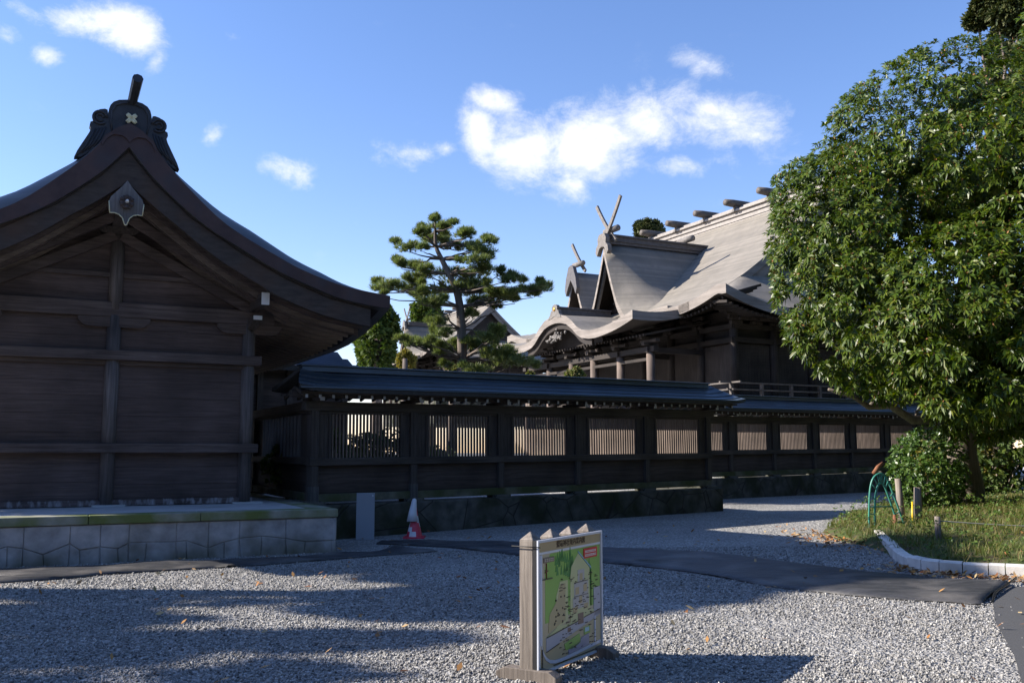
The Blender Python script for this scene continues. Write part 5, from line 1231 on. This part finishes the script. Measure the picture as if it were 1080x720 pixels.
for k in range(14): lines.append(rect(.045, .02 + k * .011, .055, .02 + k * .011 + .007))
for k in range(26): lines.append(rect(.22 + k * .028, .012, .22 + k * .028 + .018, .018))
panel('small_lettering', lines, (.05, .04, .035), 13)
panel('compass', [[(.09, .78), (.15, .77), (.09, .755), (.11, .77)], rect(.112, .71, .118, .83)], (.16, .03, .03), 13)
panel('legend_plate', [rect(.07, .835, .23, .875)], (.20, .16, .13), 12)
panel('notice_plate', [rect(.70, .805, .93, .89)], (.62, .02, .03), 12)
nl = []
for r_ in (.852, .820):
    a = .72
    while a < .905: w_ = random.uniform(.010, .018); nl += [rect(a, r_, a + w_, r_ + .006), rect(a, r_ + .012, a + w_, r_ + .018), rect(a + w_ * .4, r_, a + w_ * .6, r_ + .02)]; a += w_ + .005
panel('notice_lettering', nl, (.8, .78, .76), 15)
ll = []
for k in range(5): a = .085 + k * .027; ll += [rect(a, .845, a + .018, .85), rect(a, .86, a + .018, .865), rect(a + .007, .842, a + .011, .868)]
panel('legend_lettering', ll, (.55, .5, .42), 15)
# title
fc = bpy.data.curves.new('title_lettering', 'FONT'); fc.body = '鹽竈神社境内案内図'; fc.size = .052; fc.align_x = 'CENTER'; fc.align_y = 'CENTER'; fc.extrude = .0005; fc.offset = .0006
fo = bpy.data.objects.new('title_source', fc); col.objects.link(fo); bpy.context.view_layer.update(); tm = bpy.data.meshes.new_from_object(fo.evaluated_get(bpy.context.evaluated_depsgraph_get())); bpy.data.objects.remove(fo); fo = bpy.data.objects.new('title_lettering', tm); col.objects.link(fo); fo.parent = bd; fo.rotation_euler = (R(90), 0, 0); fo.location = (.018 + .5 * (BW - .036), -.0035, z0 + .016 + .963 * (z1 - z0 - .034))
tm.materials.clear(); tm.materials.append(mat('ink', (.06, .035, .02), .5))
mb = MB(); mb.tube([(-.012, -.015, .93), (-.012, .2, .93)], .004, 6); mb.tube([(-.012, -.015, .93), (.02, -.016, .925)], .004, 6); mb.build('cord', mat('cord_black', (.01, .01, .01), .6), sg)

# ------------------------------------------------------------------ grey panel and cone by the fence
pp = at(385, 567, 17.55); gz = ground_z(pp.x, pp.y)
pn = tag(empty('standing_panel', Vector((pp.x, pp.y, gz)), (0, 0, R(6))), 'plain grey metal panel standing against the fence base', 'panel')
mb = MB(); mb.box(-.165, .165, -.03, .03, 0, .84); mb.build('sheet', mat('panel_grey', (.30, .33, .37), .45, .1), pn, bevel=.006)
mb = MB(); mb.tube([(.13, -.037, .79), (.13, -.03, .79)], .014, 10); mb.build('screw', 'white_paint', pn)
cp = at(437, 569, 17.7); gz = ground_z(cp.x, cp.y)
cn = tag(empty('traffic_cone', Vector((cp.x, cp.y, gz))), 'red and white traffic cone with a white sleeve beside the fence', 'traffic cone')
MAT['cone_red'] = mat('cone_red', (.62, .05, .09), .45); MAT['cone_white'] = mat('cone_white', (.7, .7, .72), .5)
mb = MB(); mb.box(-.19, .19, -.19, .19, .0, .03, 0)
prof = [(.145, .03), (.125, .12), (.105, .20), (.085, .28), (.06, .40), (.03, .60), (.025, .68)]
for i in range(len(prof) - 1):
    n = 20; r0_, za = prof[i]; r1_, zb = prof[i + 1]
    v = [(r0_ * math.cos(2 * math.pi * k / n), r0_ * math.sin(2 * math.pi * k / n), za) for k in range(n)] + [(r1_ * math.cos(2 * math.pi * k / n), r1_ * math.sin(2 * math.pi * k / n), zb) for k in range(n)]
    for k in range(n): mb.add([v[k], v[(k + 1) % n], v[n + (k + 1) % n], v[n + k]], [(0, 1, 2, 3)], 1 if (k + 2 * i) % 10 in (3, 4, 5) and i < 5 else 0, True)
mb.build('cone_body', ['cone_red', 'cone_white'], cn, bevel=0)
mb = MB(); mb.tube([(-.035, -.04, .30), (-.035, -.035, .45), (-.01, -.01, .66), (-.005, 0, .70), (-.005, 0, .715)], [.105, .075, .045, .035, .01], 16); mb.build('sleeve', 'cone_white', cn)

# ------------------------------------------------------------------ green barrier, stakes, rope
GT = mat('green_paint', (.05, .24, .18), .4); RUST = noisemat('rust', (.14, .05, .025), (.26, .11, .05), rough=.8)
bp_ = at(925, 572, 17.0); gz = ground_z(bp_.x, bp_.y)
ba = tag(empty('folding_barrier', Vector((6.6, 17.1, ground_z(6.6, 17.1))), (0, 0, R(10)), 1.2), 'folding green pipe barrier with rusty clamp at the tip of the bed', 'barrier')
path = [(-.30, 0), (-.28, .40), (-.25, .68), (-.19, .84), (-.09, .90), (.0, .86), (.08, .72), (.20, .42), (.36, 0)]
sp_ = smooth_curve(path, 5); inn = smooth_curve([(-.20, 0), (-.19, .38), (-.165, .60), (-.12, .73), (-.075, .76), (-.03, .73), (.02, .62), (.11, .38), (.24, 0)], 5)
mb = MB()
for P_ in (sp_, inn): mb.tube([(x, -.1 + .16 * max(0, x), z) for x, z in P_], .015, 8)
mb.build('bent_pipe_frame', GT, ba)
mb = MB()
for k in (4, 8, 12, 15, 18, 20, 22, 25, 28, 32, 36):
    (x, z), (x2, z2) = sp_[k], inn[k]; mb.tube([(x, -.1 + .16 * max(0, x), z), (x2, -.1 + .16 * max(0, x2), z2)], .009, 6)
mb.tube([(-.28, -.1, .42), (.10, -.09, .42)], .011, 6); mb.tube([(-.24, -.1, .12), (.22, -.08, .10)], .010, 6); mb.build('cross_bar', GT, ba)
mb = MB(); mb.tube([(-.14, -.03, .90), (-.06, -.02, 1.0), (.03, 0, 1.06)], [.035, .032, .02], 8); mb.tube([(.12, -.1, 0), (.13, -.1, .18), (.13, -.08, .3)], [.05, .04, .02], 8); mb.build('clamp', RUST, ba)
def stake(x, y, h_, r_, label, lean=0, m='post_old', top=None):
    z = ground_z(x, y) + .1; mb = MB(); mb.tube([(x, y, z - .2), (x + lean * .5, y, z + h_ * .5), (x + lean, y, z + h_)], [r_, r_ * .95, r_ * .85], 10)
    o = mb.build('wooden_stake', m); return tag(o, label, 'stake', 'stakes at the edge of the bed')
stake(7.02, 17.3, .88, .065, 'tall rough wooden stake just right of the green barrier', -.05)
stake(7.32, 17.35, .72, .075, 'shorter thick wooden stake with split top, second from barrier', .02)
stake(6.5, 14.7, .40, .05, 'low wooden stake in the grass holding the rope end', .0)
mb = MB(); mb.tube([(7.15, 17.2, ground_z(7.1, 17.2)), (7.17, 17.2, .72)], .018, 8); tag(mb.build('marker_pole', mat('yellow_paint', (.75, .5, .02), .4)), 'short yellow marker pole between the two wooden stakes', 'pole')
mb = MB(); mb.tube([(lerp(6.5, 10.8, t), lerp(14.7, 14.9, t), .56 - .10 * math.sin(math.pi * t)) for t in [k / 20 for k in range(21)]], .008, 5)
tag(mb.build('rope', mat('rope', (.42, .39, .35), .8)), 'thin pale rope strung low across the planted bed', 'rope')
